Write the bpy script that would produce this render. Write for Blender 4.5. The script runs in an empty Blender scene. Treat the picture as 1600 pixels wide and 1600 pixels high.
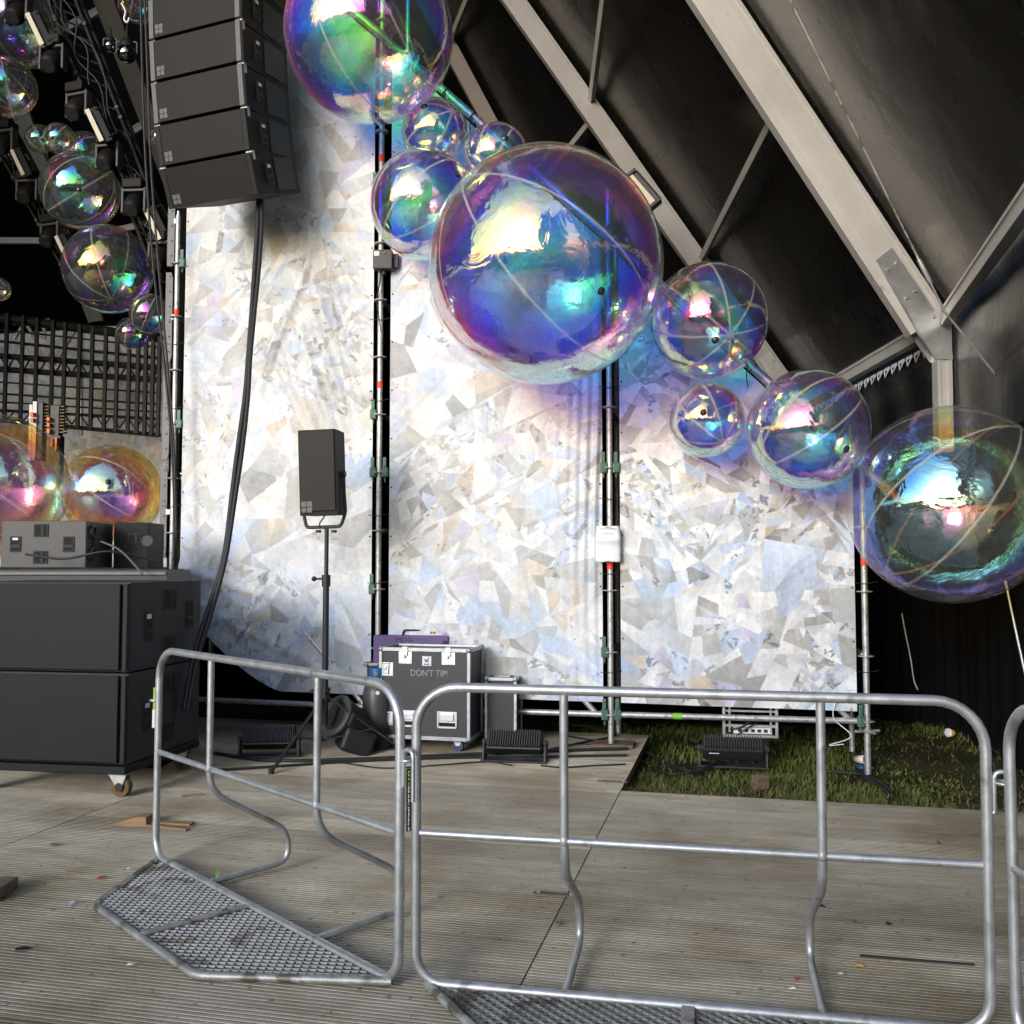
import bpy, bmesh, math, random
import numpy as np
from mathutils import Vector, Matrix
random.seed(7)
S = bpy.context.scene
C = S.collection
R = math.radians

# ------------------------------------------------------------------ camera, sky, sun, exposure
F, HOR, CAMZ = 1500.0, 882.0, 1.47
PITCH = math.atan((HOR - 800) / F)
cam_d = bpy.data.cameras.new('camera'); cam = bpy.data.objects.new('camera', cam_d); C.objects.link(cam)
cam.location = (0, 0, CAMZ); cam.rotation_euler = (math.pi / 2 + PITCH, 0, 0)
cam_d.sensor_width = 36; cam_d.lens = 36 * F / 1600; cam_d.clip_start = .05; cam_d.clip_end = 800
S.camera = cam
SUN_AZ, SUN_EL = R(-30), R(15)            # azimuth of the light behind the camera, to its left
to_sun = Vector((math.sin(SUN_AZ) * math.cos(SUN_EL), -math.cos(SUN_AZ) * math.cos(SUN_EL), math.sin(SUN_EL)))
W = bpy.data.worlds.new('World'); S.world = W; W.use_nodes = True
nt = W.node_tree; bg = nt.nodes['Background']
sky = nt.nodes.new('ShaderNodeTexSky'); sky.sky_type = 'NISHITA'; sky.sun_disc = False
sky.sun_elevation = SUN_EL; sky.sun_rotation = math.atan2(to_sun.x, to_sun.y); sky.dust_density = 1.5; sky.air_density = 1.0; sky.ozone_density = 1.0
nt.links.new(sky.outputs[0], bg.inputs[0]); bg.inputs[1].default_value = .12
sun_d = bpy.data.lights.new('sun', 'SUN'); sun_d.energy = 0.54; sun_d.angle = R(15); sun_d.color = (1, .97, .93)
sun = bpy.data.objects.new('sun', sun_d); C.objects.link(sun); sun.location = (-6, -8, 9)
sun.rotation_euler = (-to_sun).to_track_quat('-Z', 'Y').to_euler()
S.view_settings.view_transform = 'Standard'; S.view_settings.look = 'None'; S.view_settings.gamma = 1; S.view_settings.use_curve_mapping = False
S.view_settings.exposure = 1.3
try:
    S.view_settings.use_white_balance = True; S.view_settings.white_balance_temperature = 5600
except Exception: pass
S.render.engine = 'CYCLES'
cy = S.cycles; cy.max_bounces = 8; cy.glossy_bounces = 6; cy.diffuse_bounces = 4; cy.transparent_max_bounces = 32
cy.sample_clamp_indirect = 6; cy.use_denoising = True

# ------------------------------------------------------------------ helpers
def pix(px, py, Y):
    u = (800 - py) / F
    d = Vector(((px - 800) / F, math.cos(PITCH) - u * math.sin(PITCH), math.sin(PITCH) + u * math.cos(PITCH)))
    return Vector((0, 0, CAMZ)) + d * (Y / d.y)
def gnd(px, py, z=0.0):
    u = (800 - py) / F
    d = Vector(((px - 800) / F, math.cos(PITCH) - u * math.sin(PITCH), math.sin(PITCH) + u * math.cos(PITCH)))
    return Vector((0, 0, CAMZ)) + d * ((z - CAMZ) / d.z)

class MB:
    """collects shapes and links them as ONE mesh object"""
    def __init__(s): s.v = []; s.f = []; s.sm = []; s.mi = []; s.m = 0
    def add(s, vs, fs, smooth=False, M=None):
        o = len(s.v)
        for v in vs:
            v = Vector(v); s.v.append(tuple(M @ v) if M is not None else tuple(v))
        for f in fs: s.f.append([i + o for i in f]); s.sm.append(smooth); s.mi.append(s.m)
        return s
    def box(s, c, d, bev=0.0, M=None, rz=0, rx=0, ry=0):
        x, y, z = d[0] / 2, d[1] / 2, d[2] / 2
        T = Matrix.Translation(c) @ Matrix.Rotation(rz, 4, 'Z') @ Matrix.Rotation(ry, 4, 'Y') @ Matrix.Rotation(rx, 4, 'X')
        if M is not None: T = M @ T
        if bev <= 0:
            vs = [(a * x, b * y, e * z) for a in (-1, 1) for b in (-1, 1) for e in (-1, 1)]
            fs = [(0, 1, 3, 2), (4, 6, 7, 5), (0, 4, 5, 1), (2, 3, 7, 6), (0, 2, 6, 4), (1, 5, 7, 3)]
            return s.add(vs, fs, False, T)
        bm = bmesh.new(); bmesh.ops.create_cube(bm, size=1)
        for v in bm.verts: v.co = Vector((v.co.x * d[0], v.co.y * d[1], v.co.z * d[2]))
        bmesh.ops.bevel(bm, geom=bm.edges[:], offset=bev, segments=2, affect='EDGES', profile=.5)
        bm.verts.index_update()
        s.add([v.co for v in bm.verts], [[v.index for v in f.verts] for f in bm.faces], False, T); bm.free(); return s
    def prism(s, poly, a, b, axis='z', M=None):
        """extrude a polygon; axis is the extrusion axis and a..b its range"""
        n = len(poly)
        def P(p, h): return {'z': (p[0], p[1], h), 'y': (p[0], h, p[1]), 'x': (h, p[0], p[1])}[axis]
        vs = [P(p, a) for p in poly] + [P(p, b) for p in poly]
        fs = [tuple(range(n))[::-1], tuple(range(n, 2 * n))] + [(i, (i + 1) % n, n + (i + 1) % n, n + i) for i in range(n)]
        return s.add(vs, fs, False, M)
    def tube(s, pts, r, seg=12, closed=False, caps=True, M=None, rads=None):
        pts = [Vector(p) for p in pts]; n = len(pts); rings = []
        t0 = None; nrm = None
        for i in range(n):
            if closed: t = (pts[(i + 1) % n] - pts[i - 1])
            elif i == 0: t = pts[1] - pts[0]
            elif i == n - 1: t = pts[-1] - pts[-2]
            else: t = (pts[i + 1] - pts[i]).normalized() + (pts[i] - pts[i - 1]).normalized()
            if t.length < 1e-9: t = Vector((0, 0, 1))
            t.normalize()
            if nrm is None:
                nrm = t.orthogonal().normalized()
            else:
                nrm = nrm - t * nrm.dot(t)
                nrm = nrm.normalized() if nrm.length > 1e-6 else t.orthogonal().normalized()
            b = t.cross(nrm); rr = rads[i] if rads else r
            rings.append([pts[i] + (nrm * math.cos(2 * math.pi * k / seg) + b * math.sin(2 * math.pi * k / seg)) * rr for k in range(seg)])
        vs = [p for ring in rings for p in ring]; fs = []
        for i in range(n if closed else n - 1):
            j = (i + 1) % n
            for k in range(seg):
                fs.append((i * seg + k, i * seg + (k + 1) % seg, j * seg + (k + 1) % seg, j * seg + k))
        s.add(vs, fs, True, M)
        if caps and not closed:
            s.add(rings[0], [tuple(range(seg))[::-1]], False, M); s.add(rings[-1], [tuple(range(seg))], False, M)
        return s
    def cyl(s, a, b, r, seg=16, r2=None, M=None): return s.tube([a, b], r, seg, M=M, rads=[r, r if r2 is None else r2])
    def lathe(s, prof, seg=24, M=None):
        """profile of (radius, z)"""
        n = len(prof); vs = []; fs = []
        for r, z in prof:
            for k in range(seg): a = 2 * math.pi * k / seg; vs.append((r * math.cos(a), r * math.sin(a), z))
        for i in range(n - 1):
            for k in range(seg): fs.append((i * seg + k, i * seg + (k + 1) % seg, (i + 1) * seg + (k + 1) % seg, (i + 1) * seg + k))
        return s.add(vs, fs, True, M)
    def ball(s, c, r, seg=24, rings=14, M=None, sq=(1, 1, 1)):
        prof = [(max(1e-4, r * math.sin(math.pi * i / rings)), -r * math.cos(math.pi * i / rings)) for i in range(rings + 1)]
        T = Matrix.Translation(c) @ Matrix.Diagonal((*sq, 1))
        return s.lathe(prof, seg, (M @ T) if M is not None else T)
    def build(s, name, mat, parent=None, label=None):
        me = bpy.data.meshes.new(name); me.from_pydata(s.v, [], s.f)
        mats = mat if isinstance(mat, (list, tuple)) else [mat]
        for m in mats: me.materials.append(m)
        me.polygons.foreach_set('use_smooth', s.sm); me.polygons.foreach_set('material_index', s.mi); me.update()
        o = bpy.data.objects.new(name, me); C.objects.link(o)
        if parent is not None: o.parent = parent
        if label: o['label'] = label
        return o

def tag(o, label=None, cat=None, group=None, kind=None):
    for k, v in (('label', label), ('category', cat), ('group', group), ('kind', kind)):
        if v: o[k] = v
    return o
def thing(name, label, cat, loc=(0, 0, 0), rz=0, group=None, rot=None):
    o = bpy.data.objects.new(name, None); C.objects.link(o); o.location = loc
    o.rotation_euler = rot if rot else (0, 0, rz); o.empty_display_size = .1
    return tag(o, label, cat, group)
def copy_tree(o, parent=None):
    c = o.copy(); C.objects.link(c); c.parent = parent
    for ch in list(o.children): copy_tree(ch, c)
    return c
def spline(pts, k=8):
    """Catmull-Rom through the points"""
    P = [Vector(p) for p in pts]; P = [2 * P[0] - P[1]] + P + [2 * P[-1] - P[-2]]; out = []
    for i in range(1, len(P) - 2):
        for j in range(k):
            t = j / k; a, b, c, d = P[i - 1], P[i], P[i + 1], P[i + 2]
            out.append(.5 * ((2 * b) + (c - a) * t + (2 * a - 5 * b + 4 * c - d) * t * t + (3 * b - a - 3 * c + d) * t ** 3))
    out.append(P[-2]); return out
def fillet(pts, rad, k=6):
    """round the inner corners of a polyline"""
    P = [Vector(p) for p in pts]; out = [P[0]]
    for i in range(1, len(P) - 1):
        a = (P[i - 1] - P[i]); b = (P[i + 1] - P[i]); r = rad[i] if isinstance(rad, (list, tuple)) else rad
        r = min(r, a.length * .49, b.length * .49); p0 = P[i] + a.normalized() * r; p2 = P[i] + b.normalized() * r
        for j in range(k + 1):
            t = j / k; out.append(p0 * (1 - t) ** 2 + P[i] * 2 * t * (1 - t) + p2 * t * t)
    out.append(P[-1]); return out

# ------------------------------------------------------------------ materials
def mat(name, col, rough=.6, metal=0.0, var=.15, scale=6.0, bump=0.0, bscale=60.0, spec=.5, stretch=(1, 1, 1), col2=None, wear=None):
    m = bpy.data.materials.new(name); m.use_nodes = True; n = m.node_tree; b = n.nodes['Principled BSDF']
    b.inputs['Metallic'].default_value = metal; b.inputs['Specular IOR Level'].default_value = spec
    tc = n.nodes.new('ShaderNodeTexCoord'); mp = n.nodes.new('ShaderNodeMapping'); mp.inputs['Scale'].default_value = stretch
    n.links.new(tc.outputs['Object'], mp.inputs[0])
    nz = n.nodes.new('ShaderNodeTexNoise'); nz.inputs['Scale'].default_value = scale; nz.inputs['Detail'].default_value = 5; nz.inputs['Roughness'].default_value = .65
    n.links.new(mp.outputs[0], nz.inputs['Vector'])
    rp = n.nodes.new('ShaderNodeValToRGB'); rp.color_ramp.elements[0].position = .3; rp.color_ramp.elements[1].position = .72
    c2 = col2 or tuple(min(1, c * (1 + var)) for c in col); c1 = tuple(c * (1 - var) for c in col)
    rp.color_ramp.elements[0].color = (*c1, 1); rp.color_ramp.elements[1].color = (*c2, 1)
    n.links.new(nz.outputs['Fac'], rp.inputs[0]); out = rp.outputs[0]
    if wear:
        w = n.nodes.new('ShaderNodeTexNoise'); w.inputs['Scale'].default_value = wear[1]; w.inputs['Detail'].default_value = 8
        n.links.new(mp.outputs[0], w.inputs['Vector'])
        wr = n.nodes.new('ShaderNodeValToRGB'); wr.color_ramp.elements[0].position = wear[2]; wr.color_ramp.elements[1].position = wear[2] + .06
        n.links.new(w.outputs['Fac'], wr.inputs[0])
        mx = n.nodes.new('ShaderNodeMixRGB'); mx.inputs[2].default_value = (*wear[0], 1); n.links.new(wr.outputs[0], mx.inputs[0]); n.links.new(out, mx.inputs[1]); out = mx.outputs[0]
    n.links.new(out, b.inputs['Base Color'])
    mr = n.nodes.new('ShaderNodeMapRange'); mr.inputs['To Min'].default_value = max(0, rough - .08); mr.inputs['To Max'].default_value = min(1, rough + .1)
    n.links.new(nz.outputs['Fac'], mr.inputs[0]); n.links.new(mr.outputs[0], b.inputs['Roughness'])
    if bump:
        bz = n.nodes.new('ShaderNodeTexNoise'); bz.inputs['Scale'].default_value = bscale; bz.inputs['Detail'].default_value = 3
        n.links.new(mp.outputs[0], bz.inputs['Vector'])
        bp = n.nodes.new('ShaderNodeBump'); bp.inputs['Strength'].default_value = bump; bp.inputs['Distance'].default_value = .01
        n.links.new(bz.outputs['Fac'], bp.inputs['Height']); n.links.new(bp.outputs[0], b.inputs['Normal'])
    return m
def NODE(n, t, **kw):
    x = n.nodes.new(t)
    for k, v in kw.items(): setattr(x, k, v)
    return x
def MATH(n, op, a, b=None, c=None, clamp=False):
    x = n.nodes.new('ShaderNodeMath'); x.operation = op; x.use_clamp = clamp
    for i, q in enumerate((a, b, c)):
        if q is None: continue
        if isinstance(q, (int, float)): x.inputs[i].default_value = q
        else: n.links.new(q, x.inputs[i])
    return x.outputs[0]

M = {}
M['galv'] = mat('galvanised_steel', (.53, .53, .52), .44, .7, .22, 14, .06, 90, wear=((.30, .30, .29), 9, .62))
M['galv_dirty'] = mat('dirty_galvanised_steel', (.40, .39, .36), .5, .55, .3, 10, .08, 60, wear=((.16, .14, .11), 7, .56))
M['meshgalv'] = mat('worn_mesh_steel', (.27, .265, .25), .55, .5, .3, 8, wear=((.12, .10, .08), 7, .58))
M['scaf'] = mat('scaffold_steel', (.52, .52, .50), .45, .6, .25, 20, .1, 120, wear=((.32, .31, .29), 30, .58))
M['beamdim'] = mat('dimmed_beam', (.33, .315, .30), .5, .3, .10, 1.5, .02, 40, wear=((.27, .25, .23), 3, .66))  # darker copy of the beam finish: weaker light on the other rafters, painted in
M['alu'] = mat('aluminium', (.62, .63, .65), .35, .8, .12, 8, .03, 60)
M['beam'] = mat('anodised_beam', (.60, .58, .55), .5, .3, .10, 1.5, .02, 40, stretch=(1, 1, 1), wear=((.42, .39, .36), 3, .66))
M['trim'] = mat('dull_aluminium', (.40, .41, .43), .42, .8, .2, 12, .05, 60, wear=((.25, .25, .26), 12, .62))
M['stencil'] = mat('stencil_paint', (.36, .36, .36), .7, 0, .25, 60, wear=((.06, .06, .06), 70, .62))
M['case'] = mat('black_laminate', (.035, .036, .040), .5, 0, .25, 30, .05, 200, wear=((.09, .09, .095), 14, .70))
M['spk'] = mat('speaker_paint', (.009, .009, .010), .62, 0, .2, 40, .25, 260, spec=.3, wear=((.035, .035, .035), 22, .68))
M['spk_grey'] = mat('worn_speaker_paint', (.016, .016, .016), .6, 0, .2, 30, .2, 260, spec=.3)
M['grip'] = mat('grip_frame', (.030, .030, .031), .6, 0, .2, 40, spec=.3)
M['subside'] = mat('subwoofer_paint', (.040, .040, .044), .6, 0, .3, 12, .25, 260, spec=.3, wear=((.045, .045, .045), 26, .70))
M['dark'] = mat('black_plastic', (.018, .018, .019), .5, 0, .3, 20)
M['hole'] = mat('black_recess', (.006, .006, .006), .8, 0, .2, 20)
M['rubber'] = mat('black_rubber', (.016, .016, .017), .55, 0, .3, 30, .05, 90)
M['logo'] = mat('grey_print', (.12, .12, .115), .6, 0, .1, 20)
M['white'] = mat('white_print', (.72, .72, .72), .6, 0, .06, 20)
M['paper'] = mat('paper', (.80, .81, .86), .7, 0, .04, 8)
M['ink'] = mat('grey_ink', (.12, .12, .13), .7, 0, .1, 8)
M['purple'] = mat('purple_paint', (.125, .075, .22), .5, 0, .15, 8, .03, 80)
M['brass'] = mat('brass', (.55, .38, .14), .3, .9, .15, 20)
M['blue'] = mat('blue_paint', (.02, .12, .32), .45, 0, .2, 15)
M['cyl'] = mat('grey_cylinder_paint', (.085, .085, .08), .4, .2, .3, 7, .05, 30)
M['red'] = mat('orange_red_tape', (.75, .07, .025), .55, 0, .08, 20)
M['greentape'] = mat('green_tape', (.22, .55, .04), .5, 0, .08, 20)
M['wedge'] = mat('green_coupler', (.085, .17, .13), .5, .2, .35, 30, wear=((.35, .36, .34), 40, .60))
M['oldgalv'] = mat('dull_zinc_plate', (.17, .17, .175), .6, .3, .2, 10)
M['wood'] = mat('pine_wood', (.30, .185, .085), .7, 0, .3, 5, .1, 60, stretch=(1, 8, 8))
M['oldwood'] = mat('weathered_wood', (.17, .12, .08), .8, 0, .4, 8, .3, 60, stretch=(1, 5, 5))
M['caster'] = mat('amber_wheel', (.13, .07, .022), .4, 0, .2, 20)
M['bluewheel'] = mat('blue_wheel', (.03, .05, .13), .4, 0, .2, 20)
M['lampface'] = mat('cream_lamp_face', (.60, .54, .42), .5, 0, .08, 20)
M['lamplens'] = mat('lamp_lens', (.05, .05, .055), .12, .3, .2, 10)
M['mirror'] = mat('smoked_mirror', (.30, .30, .29), .08, 1, .1, 10)
M['blackfab'] = mat('black_drape', (.004, .004, .0045), .95, 0, .3, 3, .15, 12, spec=.1)
M['orange'] = mat('orange_panel', (.62, .16, .02), .5, 0, .15, 10)
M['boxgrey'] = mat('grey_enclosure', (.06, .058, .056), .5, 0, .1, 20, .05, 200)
M['lime'] = mat('lime_print', (.30, .48, .03), .5, 0, .1, 20)
M['cup'] = mat('paper_cup', (.70, .66, .58), .6, 0, .1, 10)
M['yellow'] = mat('yellow_card', (.72, .38, .04), .5, 0, .15, 20)
M['litred'] = mat('red_paper', (.35, .05, .04), .6, 0, .2, 20)
M['leaf'] = mat('green_scrap', (.10, .30, .04), .6, 0, .3, 20)
M['truss'] = mat('black_truss', (.010, .009, .008), .6, 0, .3, 10, spec=.25)

# tent cover: satin black PVC, fine crosswise creases
def tent_cover(name, base):
    m = mat(name, base, .27, 0, .25, .6, 0, 10, spec=.75); n = m.node_tree; b = n.nodes['Principled BSDF']
    tc = NODE(n, 'ShaderNodeTexCoord'); mp = NODE(n, 'ShaderNodeMapping'); mp.inputs['Scale'].default_value = (.5, .8, .5); n.links.new(tc.outputs['Object'], mp.inputs[0])
    z = NODE(n, 'ShaderNodeTexNoise'); z.inputs['Scale'].default_value = 1.3; z.inputs['Detail'].default_value = 4; z.inputs['Distortion'].default_value = .6; n.links.new(mp.outputs[0], z.inputs['Vector'])
    h = z.outputs['Fac']
    bp = NODE(n, 'ShaderNodeBump'); bp.inputs['Strength'].default_value = .3; bp.inputs['Distance'].default_value = .05
    n.links.new(h, bp.inputs['Height']); n.links.new(bp.outputs[0], b.inputs['Normal']); return m
M['tent'] = tent_cover('black_tent_cover', (.009, .008, .007))
M['tentwall'] = tent_cover('wall_tent_cover', (.010, .009, .008)); M['tentwall'].node_tree.nodes['Principled BSDF'].inputs['Specular IOR Level'].default_value = .22
M['tentdark'] = tent_cover('darker_tent_cover', (.006, .006, .006))  # darker tone of the same cover, for the remaining bays

# perforated speaker grille
def grille(name, col, sc):
    m = bpy.data.materials.new(name); m.use_nodes = True; n = m.node_tree; b = n.nodes['Principled BSDF']
    tc = NODE(n, 'ShaderNodeTexCoord'); sp = NODE(n, 'ShaderNodeSeparateXYZ'); n.links.new(tc.outputs['Object'], sp.inputs[0])
    row = MATH(n, 'MULTIPLY', sp.outputs[2], sc * 1.1547); off = MATH(n, 'MULTIPLY', MATH(n, 'MODULO', MATH(n, 'FLOOR', row), 2.0), .5)
    fx = MATH(n, 'SUBTRACT', MATH(n, 'FRACT', MATH(n, 'ADD', MATH(n, 'ADD', MATH(n, 'MULTIPLY', sp.outputs[0], sc), off), 500)), .5)
    fz = MATH(n, 'SUBTRACT', MATH(n, 'FRACT', row), .5)
    d = MATH(n, 'SQRT', MATH(n, 'ADD', MATH(n, 'MULTIPLY', fx, fx), MATH(n, 'MULTIPLY', fz, fz)))
    hole = MATH(n, 'LESS_THAN', d, .36)
    nz = NODE(n, 'ShaderNodeTexNoise'); nz.inputs['Scale'].default_value = 5; n.links.new(tc.outputs['Object'], nz.inputs['Vector'])
    c = NODE(n, 'ShaderNodeMixRGB'); c.inputs[1].default_value = (*[x * .8 for x in col], 1); c.inputs[2].default_value = (*[x * 1.25 for x in col], 1); n.links.new(nz.outputs['Fac'], c.inputs[0])
    c2 = NODE(n, 'ShaderNodeMixRGB'); c2.inputs[2].default_value = (.004, .004, .004, 1); n.links.new(c.outputs[0], c2.inputs[1]); n.links.new(hole, c2.inputs[0])
    n.links.new(c2.outputs[0], b.inputs['Base Color']); b.inputs['Roughness'].default_value = .55; b.inputs['Specular IOR Level'].default_value = .22
    return m
M['grille'] = grille('speaker_grille', (.017, .017, .019), 62)
M['grille_fine'] = grille('fine_speaker_grille', (.024, .022, .020), 170)

# iridescent inflatable film: thin-film interference computed from the viewing angle on both walls
def film(name, opd, spread, amp):
    m = bpy.data.materials.new(name); m.use_nodes = True; n = m.node_tree; n.nodes.remove(n.nodes['Principled BSDF'])
    out = n.nodes['Material Output']
    lw = NODE(n, 'ShaderNodeLayerWeight'); lw.inputs['Blend'].default_value = .5
    cos = MATH(n, 'SUBTRACT', 1.0, lw.outputs['Facing'])
    ct = MATH(n, 'SQRT', MATH(n, 'ADD', MATH(n, 'MULTIPLY', MATH(n, 'MULTIPLY', cos, cos), .51), .49))
    oi = NODE(n, 'ShaderNodeObjectInfo'); tc = NODE(n, 'ShaderNodeTexCoord')
    rv = NODE(n, 'ShaderNodeVectorMath', operation='ADD'); n.links.new(tc.outputs['Object'], rv.inputs[0])
    cm = NODE(n, 'ShaderNodeCombineXYZ'); n.links.new(MATH(n, 'MULTIPLY', oi.outputs['Random'], 37.0), cm.inputs[0]); n.links.new(cm.outputs[0], rv.inputs[1])
    nz = NODE(n, 'ShaderNodeTexNoise'); nz.inputs['Scale'].default_value = 1.6; nz.inputs['Detail'].default_value = 3; nz.inputs['Distortion'].default_value = 1.2; n.links.new(rv.outputs[0], nz.inputs['Vector'])
    th = MATH(n, 'ADD', MATH(n, 'MULTIPLY', MATH(n, 'SUBTRACT', oi.outputs['Random'], .5), spread), MATH(n, 'MULTIPLY', MATH(n, 'SUBTRACT', nz.outputs['Fac'], .5), 250.0))
    th = MATH(n, 'MULTIPLY', MATH(n, 'ADD', th, opd), ct)
    fr = MATH(n, 'POWER', lw.outputs['Facing'], 5.0)
    cc = NODE(n, 'ShaderNodeCombineColor'); tt = NODE(n, 'ShaderNodeCombineColor')
    for i, lam in enumerate((615.0, 540.0, 455.0)):
        s_ = MATH(n, 'SINE', MATH(n, 'MULTIPLY', th, math.pi / lam)); r_ = MATH(n, 'MULTIPLY', MATH(n, 'MULTIPLY', s_, s_), amp)
        rr = MATH(n, 'MINIMUM', MATH(n, 'ADD', MATH(n, 'ADD', MATH(n, 'MULTIPLY', r_, .66), .10), MATH(n, 'MULTIPLY', fr, .45)), .95)
        n.links.new(rr, cc.inputs[i]); n.links.new(MATH(n, 'MULTIPLY', MATH(n, 'SUBTRACT', 1.0, r_), MATH(n, 'SUBTRACT', .88, MATH(n, 'MULTIPLY', fr, .45))), tt.inputs[i])
    bz = NODE(n, 'ShaderNodeTexNoise'); bz.inputs['Scale'].default_value = 5; bz.inputs['Detail'].default_value = 4; bz.inputs['Distortion'].default_value = 1.0; n.links.new(rv.outputs[0], bz.inputs['Vector'])
    bp = NODE(n, 'ShaderNodeBump'); bp.inputs['Strength'].default_value = .16; bp.inputs['Distance'].default_value = .05; n.links.new(bz.outputs['Fac'], bp.inputs['Height'])
    g = NODE(n, 'ShaderNodeBsdfGlossy'); g.inputs['Roughness'].default_value = .06; n.links.new(cc.outputs[0], g.inputs['Color']); n.links.new(bp.outputs[0], g.inputs['Normal'])
    t = NODE(n, 'ShaderNodeBsdfTransparent'); n.links.new(tt.outputs[0], t.inputs['Color'])
    ad = NODE(n, 'ShaderNodeAddShader'); n.links.new(g.outputs[0], ad.inputs[0]); n.links.new(t.outputs[0], ad.inputs[1])
    df = NODE(n, 'ShaderNodeBsdfTranslucent'); df.inputs['Color'].default_value = (.9, .9, .95, 1); d2 = NODE(n, 'ShaderNodeBsdfDiffuse'); d2.inputs['Color'].default_value = (.85, .85, .9, 1)
    dm = NODE(n, 'ShaderNodeMixShader'); dm.inputs[0].default_value = .5; n.links.new(df.outputs[0], dm.inputs[1]); n.links.new(d2.outputs[0], dm.inputs[2])
    milky = NODE(n, 'ShaderNodeMixShader'); milky.inputs[0].default_value = .04; n.links.new(ad.outputs[0], milky.inputs[1]); n.links.new(dm.outputs[0], milky.inputs[2]); ad = milky
    # welded seams between the gores
    sp = NODE(n, 'ShaderNodeSeparateXYZ'); n.links.new(tc.outputs['Object'], sp.inputs[0])
    an = MATH(n, 'FRACT', MATH(n, 'ADD', MATH(n, 'MULTIPLY', MATH(n, 'ARCTAN2', sp.outputs[1], sp.outputs[0]), 4 / math.pi), 8.0))
    rad = MATH(n, 'SQRT', MATH(n, 'ADD', MATH(n, 'MULTIPLY', sp.outputs[0], sp.outputs[0]), MATH(n, 'MULTIPLY', sp.outputs[1], sp.outputs[1])))
    seam = MATH(n, 'LESS_THAN', MATH(n, 'MULTIPLY', MATH(n, 'ABSOLUTE', MATH(n, 'SUBTRACT', an, .5)), rad), .011)
    gl = NODE(n, 'ShaderNodeBsdfPrincipled'); gl.inputs['Base Color'].default_value = (.75, .70, .55, 1); gl.inputs['Roughness'].default_value = .3; gl.inputs['Alpha'].default_value = .55
    mx = NODE(n, 'ShaderNodeMixShader'); n.links.new(MATH(n, 'MULTIPLY', seam, .5), mx.inputs[0]); n.links.new(ad.outputs[0], mx.inputs[1]); n.links.new(gl.outputs[0], mx.inputs[2])
    n.links.new(mx.outputs[0], out.inputs['Surface']); return m
M['film'] = film('blue_violet_film', 1020.0, 90.0, .86)
M['film_gold'] = film('gold_magenta_film', 815.0, 50.0, .76)
M['film_teal'] = film('teal_violet_film', 745.0, 20.0, .74)
M['film_green'] = film('green_gold_film', 1255.0, 90.0, .72)

# printed crystal fabric: colours come from the print, a colour attribute of the banner mesh
def print_mat():
    m = bpy.data.materials.new('printed_crystal_fabric'); m.use_nodes = True; n = m.node_tree; b = n.nodes['Principled BSDF']
    a = NODE(n, 'ShaderNodeVertexColor', layer_name='print'); n.links.new(a.outputs[0], b.inputs['Base Color'])
    b.inputs['Roughness'].default_value = .5; b.inputs['Specular IOR Level'].default_value = .35
    tc = NODE(n, 'ShaderNodeTexCoord'); mp = NODE(n, 'ShaderNodeMapping'); mp.inputs['Scale'].default_value = (3, 3, .8); mp.inputs['Rotation'].default_value = (0, .35, 0); n.links.new(tc.outputs['Object'], mp.inputs[0])
    z = NODE(n, 'ShaderNodeTexNoise'); z.inputs['Scale'].default_value = 1.6; z.inputs['Detail'].default_value = 4; n.links.new(mp.outputs[0], z.inputs['Vector'])
    bp = NODE(n, 'ShaderNodeBump'); bp.inputs['Strength'].default_value = .7; bp.inputs['Distance'].default_value = .05; n.links.new(z.outputs['Fac'], bp.inputs['Height']); n.links.new(bp.outputs[0], b.inputs['Normal'])
    return m
M['print'] = print_mat()

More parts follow.
